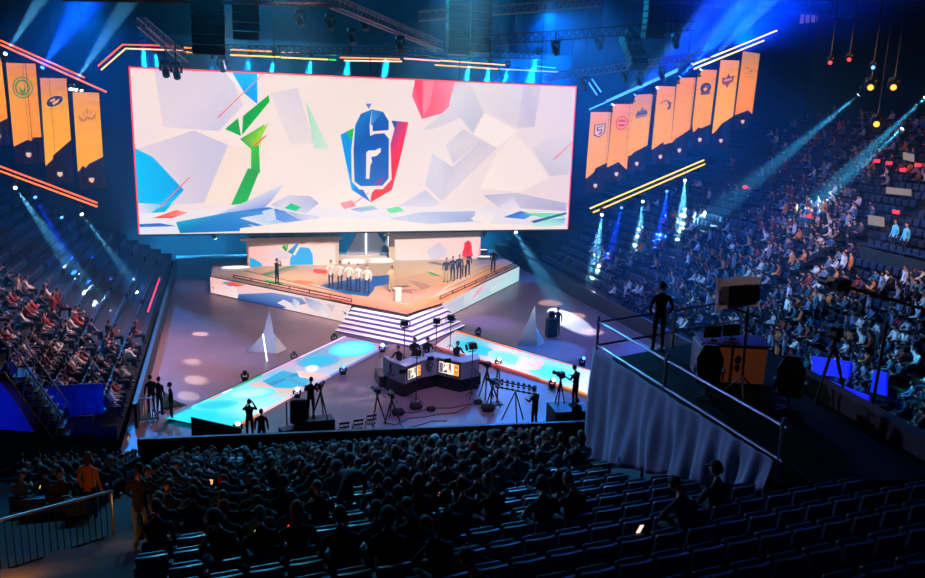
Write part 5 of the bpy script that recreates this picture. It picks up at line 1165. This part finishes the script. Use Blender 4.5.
# desk on platform
p = onz(734, 384, PZ); t = thing('platform_desk', 'orange brown desk with dark emblem and black top on the platform', 'desk', p, -.38)
bb = MB(); bb.bbox((0,.35,.48), (1.35,.75,.92), b=.02); bb.build('body', mat('desk_orange', (190, 110, 66), .5), t)
bb = MB(); bb.bbox((-.78,.5,.44), (.14,1.0,.86), b=.04); bb.build('side_panel', mat('grey_panel', (110, 110, 130), .6), t)
bb = MB(); bb.bbox((-.05,.38,.97), (1.6,.95,.05), b=.015); bb.build('desktop', M_BLK, t)
bb = MB()
for pts in ([(-.12,.62), (-.03,.72), (.05,.66), (.05,.56), (.0,.5), (-.08,.52)], [(.0,.5), (.05,.42), (.0,.3), (-.08,.36), (-.1,.46)], [(-.16,.6), (-.12,.4), (-.14,.38)]): bb.add([(x+.05, -.03, z) for x, z in pts], [tuple(range(len(pts)))])
bb.build('emblem', mat('emblem_black', (26,20,24), .5), t)
for k, (x, yy, lb) in enumerate(((-.45,.4,'left monitor on the platform desk'), (.1,.45,'right monitor on the platform desk'))):
    q = p+Vector((x, yy, .995)); m_ = thing('monitor', lb, 'monitor', q); bb = MB(); bb.bbox((0,0,.2), (.48,.03,.28), b=.01); bb.build('screen', M_BLK, m_); bb = MB(); bb.tube((0,0,0), (0,0,.1), .02, 6); bb.bbox((0,0,.01), (.2,.14,.02), b=.005); bb.build('foot', M_BLK, m_)
def gaming_chair(p, rz, lb, s=1.0):
    t = thing('gaming_chair', lb, 'chair', p, rz)
    bb = MB(); bb.prism([(-.2*s,0), (.2*s,0), (.26*s,.25), (.28*s,.55), (.2*s,.72), (.14*s,.86), (-.14*s,.86), (-.2*s,.72), (-.28*s,.55), (-.26*s,.25)], -.06, .06)
    vs = [(x, -.28+z-(.1*y), .5+y) for x, y, z in bb.v]; bb.v = vs; bb.build('backrest', mat('chair_leather', (14, 14, 18), .4), t)
    bb = MB(); bb.bbox((0,0,.47), (.52,.52,.12), b=.04); bb.build('seat', MATS['chair_leather'], t)
    bb = MB(); bb.tube((0,0,.1), (0,0,.42), .035, 8); 
    for k in range(5): bb.bar((0,0,.1), (.3*math.cos(k*1.257), .3*math.sin(k*1.257), .05), .05, .04)
    bb.build('swivel_base', M_BLK, t)
    for sx in (-1, 1): bb = MB(); bb.bbox((sx*.31,0,.70), (.07,.28,.04)); bb.bar((sx*.3,0,.47), (sx*.3,0,.69), .04); bb.build('armrest', M_BLK, t)
gaming_chair(onz(706, 399, PZ), -.6, 'black gaming chair left of the platform desk'); gaming_chair(onz(787, 412, PZ), -.75, 'black gaming chair right of the platform desk')
p = onz(741, 393, PZ); t = thing('studio_light', 'large barn door light on a boom pole above the platform desk', 'light stand', p)
for k in range(3): bb = MB(); bb.tube((0,0,.4), (.4*math.cos(k*2.1), .4*math.sin(k*2.1), 0), .02, 6); bb.build('leg', M_BLK, t)
bb = MB(); bb.tube((0,0,.1), (.0,.1,2.0), .03, 8); bb.bbox((0,.1,1.75), (.09,.09,.3)); bb.build('pole', M_BLK, t)
R = Matrix.Rotation(.1, 3, 'Z') @ Matrix.Rotation(-.15, 3, 'X'); c = Vector((-.05,.3,2.25)); bb = MB(); bb.bbox(c, (.62,.22,.42), M=R, b=.03); bb.tube(c+R @ Vector((-.25,-.05,-.3)), c+R @ Vector((.5,0,-.55)), .03, 6); hd = bb.build('lamp_head', M_BLK, t)
bb = MB(); bb.bbox(c+R @ Vector((-.43,.05,.02)), (.2,.05,.36), M=R); bb.build('barn_door', mat('barn_grey', (90,84,92), .5), hd)
bb = MB(); bb.bbox(c+R @ Vector((.45,.05,.0)), (.22,.05,.4), M=R); bb.build('barn_door', M_BLK, hd)
bb = MB(); P = [(-.62,-.42), (-.54,.0), (-.58,.42), (-.3,.36), (0,.40), (.4,.38), (.72,.36), (.64,0), (.68,-.34), (.3,-.30), (0,-.34), (-.35,-.32)]
bb.slab([c+R @ Vector((x, .16, y)) for x, y in P], R @ Vector((0,.03,0))); bb.build('diffuser', mat('diffuser_white', (205, 195, 215), .6, emit=0), hd)
def flagcam(px, py, lb, s=1.0):
    p = onz(px, py, PZ); return tripod(p, 1.5, lb, True, 1.3)
flagcam(826, 402, 'camera on black tripod at right edge of the platform')
p = onz(872, 408, PZ); t = thing('camera_jib', 'black camera on a tall boom pole over right crowd, with white flag', 'camera crane', p)
bb = MB(); bb.tube((0,0,0), (.15,.1,1.95), .035, 8); bb.bbox((0,0,.05), (.4,.4,.1)); bb.build('pole', M_BLK, t)
e1 = onp(838, 284, (0,1,0), p.y+.3)-p; e2 = onp(930, 311, (0,1,0), p.y+.3)-p; bb = MB(); bb.tube(e1, e2, .035, 8); bb.build('boom', M_BLK, t)
bb = MB(); bb.bbox(e1+Vector((.06,0,-.02)), (.36,.3,.26), b=.03); bb.tube(e1+Vector((-.1,.1,0)), e1+Vector((-.1,.4,0)), .09, 10); cb = bb.build('camera_body', M_BLK, t)
bb = MB(); bb.box(e1+Vector((-.2,0,.12)), (.2,.02,.1)); bb.build('white_flag', MATS['diffuser_white'], cb)

# ------------------------------------------------------------ drapes, rails and boxes around the crowd
def LTp(px, py): return onp(px, py, (.467,0,1), .8-4.6*.467)
p = onz(75, 418, .3); yb = 33.9
P = [onp(x, y, (0,1,0), yb) for x, y in ((44,386), (103,383), (104,413), (50,419))]
bb = MB(); n = 14; vs = []
for j in range(5):
    for i in range(n+1):
        q = P[0].lerp(P[1], i/n).lerp(P[3].lerp(P[2], i/n), j/4); vs.append(q+Vector((0,.05*math.sin(i*2.4),0)))
bb.add(vs, [(j*(n+1)+i, j*(n+1)+i+1, (j+1)*(n+1)+i+1, (j+1)*(n+1)+i) for j in range(4) for i in range(n)])
o = bb.build('blue_drape', mat('drape_blue', (40, 70, 170), .7), None, base=P[3], smooth=True); tag(o, 'blue lit drape closing the end of the left stand', 'drape'); o.modifiers.new('s', 'SOLIDIFY').thickness = .03
light('drape_light', 'SPOT', (-3.5, 30.5, 1.4), (P[2]+P[1])/2+Vector((-.3,0,0)), 260, (.02,.1,1), .05, 60, .6)
t = thing('vomitory_stair', 'steep red railed stair with blue lit side beside the left stand', 'stair', onp(30, 430, (0,1,0), 31.5))
S0, S1 = onp(2, 372, (0,1,0), 31.5), onp(50, 438, (0,1,0), 31.5)
for k in range(9): bb = MB(); q = S0.lerp(S1, (k+.5)/9); bb.box(q+Vector((.5,.5,-.1)), (.5,1.2,.08)); bb.build('tread', M_DARK, t, w=True)
for dy in (-.2, 1.1):
    bb = MB(); bb.bar(S0+Vector((0,dy,0)), S1+Vector((0,dy,0)), .1, .3); bb.build('stringer', mat('rail_red', (120, 30, 26), .5), t, w=True)
    bb = MB(); bb.tube(S0+Vector((.5,dy,.95)), S1+Vector((.5,dy,.95)), .035, 6)
    for k in range(7): q = S0.lerp(S1, k/6)+Vector((.2,dy,0)); bb.tube(q, q+Vector((.2,0,.95)), .025, 5)
    bb.build('handrail', MATS['rail_steel'], t, w=True)
bb = MB(); P = [onp(x, y, (0,1,0), 32.4) for x, y in ((-15,375), (2,380), (34,432), (-15,428))]; bb.slab(P, (0,.05,0)); o = bb.build('blue_drape', MATS['drape_blue'], None, base=P[3]); tag(o, 'blue lit drape under the red railed stair', 'drape')
light('drape_light', 'SPOT', (-9.5, 29, 2.2), (P[0]+P[2])/2, 350, (.02,.06,1), .05, 60, .6)
# left crowd-control barrier
t = thing('crowd_barrier', 'metal crowd barrier with vertical bars at left floor corner', 'barrier', onz(145, 425, 0)); a, c = onz(138, 423, 0), onz(158, 420, 0)
bb = MB(); bb.tube(a+Vector((0,0,1.1)), c+Vector((0,0,1.1)), .03, 6); bb.tube(a+Vector((0,0,.12)), c+Vector((0,0,.12)), .03, 6)
for k in range(9): q = a.lerp(c, k/8); bb.tube(q+Vector((0,0,.0 if k in (0,8) else .12)), q+Vector((0,0,1.1)), .02, 5)
bb.build('frame', MATS['rail_steel'], t, w=True)
# foreground guard rail
t = thing('guard_rail', 'long metal handrail with thin balusters at lower left', 'railing', TF(60, 530))
P, Q_ = TF(-12, 523, 1.1), TF(111, 491, 1.1)
bb = MB(); bb.tube(P, Q_, .032, 8); bb.build('handrail', MATS['rail_steel'], t, w=True)
bb = MB(); n = 18
for k in range(n+1): q = P.lerp(Q_, k/n); bb.tube(q, q-Vector((0,0,.98)), .011, 5)
bb.tube(P-Vector((0,0,.98)), Q_-Vector((0,0,.98)), .02, 6); bb.build('balusters', mat('baluster_matt', (10, 9, 9), .95, spec=.05), t, w=True)
bb = MB(); bb.tube(Q_, Q_-Vector((0,0,1.15)), .03, 8); bb.build('post', MATS['rail_steel'], t, w=True)
t = thing('guard_rail', 'dark handrail crossing behind the standing man at left', 'railing', TF(190, 500)); P, Q_ = TF(150, 489, .95), TF(244, 494, .95)
bb = MB(); bb.tube(P, Q_, .028, 8); 
for k in range(4): q = P.lerp(Q_, k/3); bb.tube(q, q-Vector((0,0,1.0)), .02, 6)
bb.build('frame', M_DARK, t, w=True)
t = thing('guard_rail', 'short pale handrail end at far left edge', 'railing', TF(5, 500)); P, Q_ = TF(-8, 480, 1.0), TF(21, 478, 1.0)
bb = MB(); bb.tube(P, Q_, .028, 8); bb.tube(Q_, Q_-Vector((0,0,1.0)), .025, 6); bb.build('frame', MATS['rail_steel'], t, w=True)
for k, (a, c) in enumerate((((183,462), (213,455)), ((184,479), (212,473)), ((180,474), (196,470)), ((228,452), (246,446)), ((228,463), (252,457)))):
    P, Q_ = TF(*a, .9), TF(*c, .9); t = thing('aisle_rail', '%s short metal aisle rail among the seats right of standing man' % ('uppermost left', 'lowest', 'middle left', 'uppermost right', 'second right')[k], 'railing', TF(*a))
    bb = MB(); bb.tube(P, Q_, .025, 6); bb.tube(P, P-Vector((0,0,.95)), .022, 6); bb.tube(Q_, Q_-Vector((0,0,.95)), .022, 6); bb.build('frame', MATS['rail_steel'], t, w=True)
# aisle step lights behind the rail
light('aisle_light', 'POINT', TF(8, 566, .4), None, 60, (1,.36,.06), .05)
light('aisle_light', 'POINT', TF(122, 525, .45), None, 6, (1,.42,.1), .05)
# standing figures in the near crowd
p = TF(143, 549); person('reach_grey', p, -.4, 'man in black top and grey trousers standing on the aisle steps', color=(16,16,20), sc=1.0)
p = TF(92, 522); person('stand_long', p, -.5, 'woman with long hair in orange top leaning at the handrail', color=(235,120,20), sc=.97)
p = TF(345, 540); person('bent', p, -.55, 'person standing and bending forward over the seats ahead', color=(30,44,56), sc=1.03)
# right side props: vomitory lit blue, suites, signs
def RTp(px, py, h=0): return onp(px, py, (-.5,0,1), .8-26.6*.5+h)
for q4, lb in ((((818,377), (868,396), (868,413), (817,403)), 'lower blue lit wall panel among right crowd'), (((874,370), (886,373), (886,396), (870,392)), 'narrow blue lit wall panel among right crowd'), (((812,356), (850,362), (848,378), (812,374)), 'dim blue panel above the lit ones in right crowd')):  # blue light on these cloths is painted as emission, they are no lamps
    c = RTp(*q4[3], .5); P = [onp(x, y, (-.9,.45,0), Vector((-.9,.45,0)).dot(c)) for x, y in q4]; bb = MB(); bb.slab(P, (.1,.0,0)); o = bb.build('wall_light_box', mat('panel_blue_lit', (1,1,1), emit=.9 if 'dim' not in lb else .5, ecol=(10,20,255)), None, base=c); tag(o, lb, 'lit panel')
for (x0, y0, x1, y1), lb in (((886,187,911,194), 'upper blank white hanging sign above right seats'), ((868,215,884,225), 'lower blank white hanging sign above right seats'), ((903,152,914,160), 'small warm lit opening high on the right')):
    c = RTp(x0, y1, 1.5); P = [onp(x, y, (-.8,-.6,0), Vector((-.8,-.6,0)).dot(c)) for x, y in ((x0,y0), (x1,y0+2.5), (x1,y1+2), (x0,y1-.5))]; bb = MB(); bb.slab(P, (.12,.09,0)); o = bb.build('hanging_sign', mat('sign_white', (1,1,1), emit=.28, ecol=(235,215,215)), None, base=c); tag(o, lb, 'sign')
for (x, y), lb in (((896,212), 'small red exit light right of the lower white sign'), ((745,187), 'red light on the dark upper wall'), ((808,216), 'red light among the upper right seats'), ((877,161), 'left red lamp of three high on right'), ((889,163), 'middle red lamp of three high on right'), ((903,170), 'right red lamp of three high on right'), ((918,165), 'pink lamp high at the right edge')):
    c = RTp(x, y, 1.2); bb = MB(); bb.bbox(c, (.1,.5,.22)); o = bb.build('red_lamp', M_LENSR, None, base=c); tag(o, lb, 'lamp')
c = RTp(900, 258, 1.0); t = thing('spectator_box', 'dark spectator box with glass front behind two people in light shirts', 'box seat', RTp(890, 262, .2))
bb = MB(); P = RTp(860, 255, .6); Q_ = RTp(928, 272, .6); bb.bar(P, Q_, .15, 1.0); bb.build('front_wall', mat('box_dark', (14, 26, 34), .5), t, w=True)
bb = MB(); bb.tube(P+Vector((0,0,.7)), Q_+Vector((0,0,.7)), .04, 6); bb.build('rail', M_DARK, t, w=True)
for (x, y), lb in (((892,252), 'left of two standing people in pale blue shirts in the box'), ((903,256), 'right of two standing people in pale blue shirts in the box')):
    person('stand', RTp(x, y, .0), 1.4, lb, color=(90,190,220), sc=1.1)

# ------------------------------------------------------------ seats
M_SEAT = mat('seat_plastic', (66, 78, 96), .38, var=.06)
def seat_parts(tip=True):
    r = thing('arena_seat', 'x', 'seat', (0,0,0))
    bb = MB(); n = 6; vs = []; 
    for j, z in enumerate((.40, .55, .70, .80, .84)):
        for i in range(n+1):
            u = i/n*2-1; vs.append((u*.235*(1 if j < 4 else .93), -.24+.05*u*u-.10*(z-.4), z+(0 if j < 4 else -.02*u*u)))
    fs = [(j*(n+1)+i, j*(n+1)+i+1, (j+1)*(n+1)+i+1, (j+1)*(n+1)+i) for j in range(4) for i in range(n)]
    N = len(vs); vs += [(x, y-.045, z) for x, y, z in vs]; fs += [tuple(N+k for k in reversed(q)) for q in fs]
    for i in range(n): fs.append((4*(n+1)+i, 4*(n+1)+i+1, N+4*(n+1)+i+1, N+4*(n+1)+i)); fs.append((i+1, i, N+i, N+i+1))
    for j in range(4): fs.append((j*(n+1), (j+1)*(n+1), N+(j+1)*(n+1), N+j*(n+1))); fs.append((j*(n+1)+n, N+j*(n+1)+n, N+(j+1)*(n+1)+n, (j+1)*(n+1)+n))
    bb.add(vs, fs); bb.build('seat_back', M_SEAT, r)
    bb = MB(); (bb.bbox((0,-.1,.60), (.42,.07,.38), b=.025) if tip else bb.bbox((0,.02,.43), (.42,.42,.06), b=.025)); bb.build('seat_pan', M_SEAT, r)
    bb = MB()
    for sx in (-1, 1): bb.bbox((sx*.25,-.12,.3), (.035,.12,.6), b=.01)
    bb.bar((-.26,-.12,.36), (.26,-.12,.36), .04)
    bb.build('bracket', M_DARK, r)
    return r
def hide(r):
    for c in list(r.children): COL.objects.unlink(c)
    COL.objects.unlink(r); return r
seat_up, seat_dn = seat_parts(True), seat_parts(False)
SU, SD = list(seat_up.children), list(seat_dn.children); hide(seat_up); hide(seat_dn)
def put_seat(src, kids, loc, rz, label, group):
    o = src.copy(); COL.objects.link(o); o.location = loc; o.rotation_euler = (0,0,rz); o['label'] = label; o['group'] = group
    for k in kids: c = k.copy(); COL.objects.link(c); c.parent = o
    return o
class Bulk:
    """many far copies gathered in one uncountable mass"""
    def __init__(s): s.v = []; s.f = []; s.m = []; s.c = []
    def add(s, mb, loc, rz, col=None, sc=1.0):
        n = len(s.v); ca, sa = math.cos(rz)*sc, math.sin(rz)*sc; lx, ly, lz = loc
        s.v += [(lx+x*ca-y*sa, ly+x*sa+y*ca, lz+z*sc) for x, y, z in mb.v]
        s.f += [[n+i for i in f_] for f_ in mb.f]; s.m += mb.m
        if col: s.c += [col]*len(mb.f)
    def build(s, name, mats, label):
        b_ = MB(); b_.v = s.v; b_.f = s.f; b_.m = s.m; b_.c = s.c if s.c else [None]*len(s.f); o = b_.build(name, mats); return tag(o, label, name, kind='stuff')
seatmb = MB(); seatmb.box((0,-.25,.62), (.46,.05,.42)); seatmb.box((0,-.16,.45), (.42,.3,.06))
seat_tip = MB(); seat_tip.box((0,-.25,.62), (.46,.05,.42)); seat_tip.box((0,-.19,.6), (.42,.05,.34))
rd = random.Random(11)
bulk_seat = Bulk(); bulk_ppl = Bulk(); npers = 0; nseat = 0
FPAL = [(16,20,28), (20,24,34), (24,30,40), (18,18,22), (36,44,56), (60,70,80), (30,26,30), (90,110,120), (150,160,165), (70,20,24), (24,60,50), (34,36,44)]
def cname(c):
    r, g, b_ = c
    if max(c) < 50: return 'black'
    if max(c)-min(c) < 30: return 'dark grey' if max(c) < 100 else 'white' if max(c) > 170 else 'light grey'
    if r > g*1.6 and r > b_*1.4: return 'orange' if g > 90 else 'red'
    if b_ >= r and b_ >= g: return 'blue'
    if g > r: return 'green'
    return 'tan'
KEYS = ['sit_short', 'sit_short', 'sit_long', 'sit_cap', 'phone_short', 'phone_bun', 'lean_short', 'lean_hood', 'arm_short', 'sit_phones']
KD = {'sit_short': 'short haired seated', 'sit_long': 'long haired seated', 'sit_cap': 'seated, cap wearing', 'phone_short': 'seated, phone holding', 'phone_bun': 'seated, bun haired', 'lean_short': 'forward leaning', 'lean_hood': 'forward leaning hooded', 'arm_short': 'one arm raised', 'sit_phones': 'seated headphone wearing'}
forced = [(248,520), (263,506), (308,520), (334,522), (386,508), (400,511), (443,508), (456,500), (379,474), (414,466), (433,469), (406,483), (456,471), (400,458), (286,477), (243,469), (458,469), (492,471), (482,465), (529,463), (555,465), (500,492), (535,488), (571,483), (461,495), (498,572), (686,499), (689,505), (706,488), (300,455), (120,460), (60,440), (35,440)]
slots = []
for i in range(29):
    for k in range(0, 66):
        s = -15.6+k*.54
        if -6.2 < s < -4.9: continue
        p = rowpt(i+.62, s); p.z = front_z(i)
        x, y_, dep = proj(p+Vector((0,0,1.15)))
        if dep < 5 or not (-25 < x < 950 and 380 < y_ < 640): continue
        # platform footprint and what its skirt hides
        rel = (p-A_).dot(d_); sd = (p-A_).dot(n_)
        if sd < .55 and rel < (B_-A_).length+.2: continue
        if x > 600 and y_ < 455: continue
        if x < 150 and y_ > 482: continue
        if x < 20 and y_ > 450: continue
        slots.append((i, s, p, x, y_, dep))
taken = {}
for fx, fy in forced:
    j = min(range(len(slots)), key=lambda q: (slots[q][3]-fx)**2+(slots[q][4]-fy)**2); taken[j] = 1
nearrow = lambda dep: 'in nearest rows' if dep < 13 else 'in middle rows' if dep < 19 else 'in front rows near barrier'
def zone(s, x): return 'left of aisle' if s < -4.9 else 'right of aisle' if x < 330 else 'at centre' if x < 480 else 'beside draped platform'
for j, (i, s, p, x, y_, dep) in sorted(enumerate(slots), key=lambda q: q[1][5]):
    pr = .0
    if y_ < 448: pr = .78
    elif y_ < 475: pr = .8 if x < 560 else .1
    elif y_ < 500: pr = .66 if x < 480 else .12 if x < 590 else .0
    elif y_ < 530: pr = .6 if x < 470 else .0
    else: pr = .42 if 190 < x < 470 else .0
    if x > 600: pr = 0
    if abs(x-350) < 26 and 480 < y_ < 560: pr = 0
    if dep < 9.5: pr = 0
    occ = j in taken or rd.random() < pr
    if dep < 11.5 and occ and y_ < 560: pass
    ra = rowang(i+.6); rz = ra+rd.uniform(-.25, .25)
    if nseat < 290:
        lb = ('dark arena seat under a spectator ' if occ else 'empty dark arena seat ')+nearrow(dep)+', '+zone(s, x)
        put_seat(seat_dn if occ else seat_up, SD if occ else SU, p, ra, lb, lb); nseat += 1
    else: bulk_seat.add(seatmb if occ else seat_tip, p, ra)
    if occ:
        c = rd.choice(FPAL[:7] if dep < 18 else FPAL)
        key = rd.choice(KEYS)
        if key == 'arm_short' and rd.random() < .8: key = 'phone_short'
        if npers < 190:
            lb = '%s spectator in %s top %s, %s' % (KD[key], cname(c), nearrow(dep), zone(s, x))
            lb = lb.replace('one arm raised spectator', 'arm raising spectator').replace(' the front rows below', ' front rows below').replace('in the centre of the front stand', 'in the centre')
            person(key, p+Vector((0,0,-.03)), rz, lb, lb, c, 1.08, haircol=rd.choice([(150,20,20), (20,20,24), (120,120,120), (20,40,90)]) if 'cap' in key else None); npers += 1
        else: bulk_ppl.add(PROTO['low_'+rd.choice(['sit', 'phone', 'lean'])+'_mb'], p, rz, lin(c))
# left and right stands
LPAL = [(30,30,40), (20,22,30), (40,44,60), (150,40,40), (190,60,50), (200,190,180), (90,100,130), (230,220,205), (24,24,30), (70,50,60), (120,60,50), (50,60,80)]
def side(sgn, xb, z0, rise, nrow, y0, y1, nm, key_density, cap, pal):
    global npers
    cand = []
    for i in range(nrow):
        for k in range(int((y1-y0)/.56)):
            yy = y0+k*.56; p = Vector((xb+sgn*(i+.45)*.9, yy, z0+i*rise)); x, y_, dep = proj(p+Vector((0,0,1.0)))
            if not (-10 < x < 940 and 100 < y_ < 470): continue
            ty = yy % 13
            if ty < 1.1: continue                                   # stair aisle
            occ = rd.random() < key_density(x, y_, i, yy)
            cand.append((dep, p, x, y_, occ, i, yy))
    cand.sort(key=lambda q: q[0]); cnt = 0
    rzb = math.pi/2 if sgn > 0 else -math.pi/2
    for dep, p, x, y_, occ, i, yy in cand:
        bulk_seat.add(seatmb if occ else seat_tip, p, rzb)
        if not occ: continue
        rz = rzb + (-sgn)*.45 + rd.uniform(-.3, .3); c = rd.choice(pal)
        if cnt < cap and npers < 300:
            key = rd.choice(['low_sit', 'low_phone', 'low_lean', 'low_arm', 'low_sit'])
            lb = '%s spectator in %s top, %s' % ({'low_sit': 'upright seated', 'low_phone': 'phone holding seated', 'low_lean': 'forward leaning seated', 'low_arm': 'arm raising seated'}[key], cname(c), nm)
            person(key, p, rz, lb, lb, c); cnt += 1; npers += 1
        else: bulk_ppl.add(PROTO['low_'+rd.choice(['sit', 'sit', 'phone', 'lean', 'arm', 'stand'])+'_mb'], p, rz, lin(c))
def dl(x, y_, i, yy):
    f_ = y_-(238+.62*x) if x < 110 else y_-(305-.1*(x-110)*0)
    return 0 if f_ < 18 else .45 if f_ < 45 else .82
def dr(x, y_, i, yy):
    if x > 862 and 180 < y_ < 270: return .04
    ln_ = 285-.62*(x-600) if x < 740 else 200-.35*(x-740)
    if y_ < ln_-60: return .0
    if y_ < ln_-15: return .08 if x < 770 else .3
    if y_ < ln_+30: return .3 if x < 770 else .6
    return .82 if y_ < 330 else .92
side(-1, -4.6, .75, .42, 20, 34.4, 70, 'nearest block of the left stand', dl, 70, LPAL)
RPAL = [(30,36,50), (20,24,34), (40,60,90), (150,50,50), (60,90,120), (200,200,205), (90,110,140), (230,220,210), (200,120,70), (70,60,80), (40,100,120), (120,130,150)]
side(1, 26.6, .8, .45, 30, 22, 66, 'nearest block of the right stand', dr, 60, RPAL)
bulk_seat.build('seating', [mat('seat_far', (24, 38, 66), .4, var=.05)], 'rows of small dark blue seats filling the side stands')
bulk_ppl.build('crowd', [mat('crowd_cloth', (1,1,1), .8, vcol=True), M_TROU, M_SKIN, M_SHOE, M_HAIR, M_EYE, M_LIP], 'far seated crowd filling the side stands and back rows')
# phones glowing in the crowd
for k, (px, py, c, lb) in enumerate(((211,482,(255,150,120),'glowing phone screen right of standing man'), (640,529,(255,200,190),'glowing phone held near the lower right seats'), (255,532,(220,220,90),'small yellow lit phone low in the near crowd'), (288,527,(255,60,50),'tiny red light in the near crowd'), (439,494,(255,90,100),'pink lit phone in the centre crowd'), (128,438,(255,150,30),'orange lit phone in the left crowd'), (40,487,(255,220,120),'warm lit phone near the far left handrail'), (419,443,(255,50,50),'small red light in the front rows centre'))):
    p = TF(px, py, .95); bb = MB(); s_ = .07 if k < 2 or k == 5 else .035; bb.bbox((0,0,0), (s_*1.1, .012, s_*2), b=.004); o = bb.build('phone', mat('phone_glow_%s' % 'abcdefgh'[k], (1,1,1), emit=1.6, ecol=c), None); o.location = p; o.rotation_euler = (.3, .2, .3*k); tag(o, lb, 'phone')
print('PERSONS', npers, 'SEATS', nseat, 'BULK', len(bulk_seat.f), len(bulk_ppl.f))
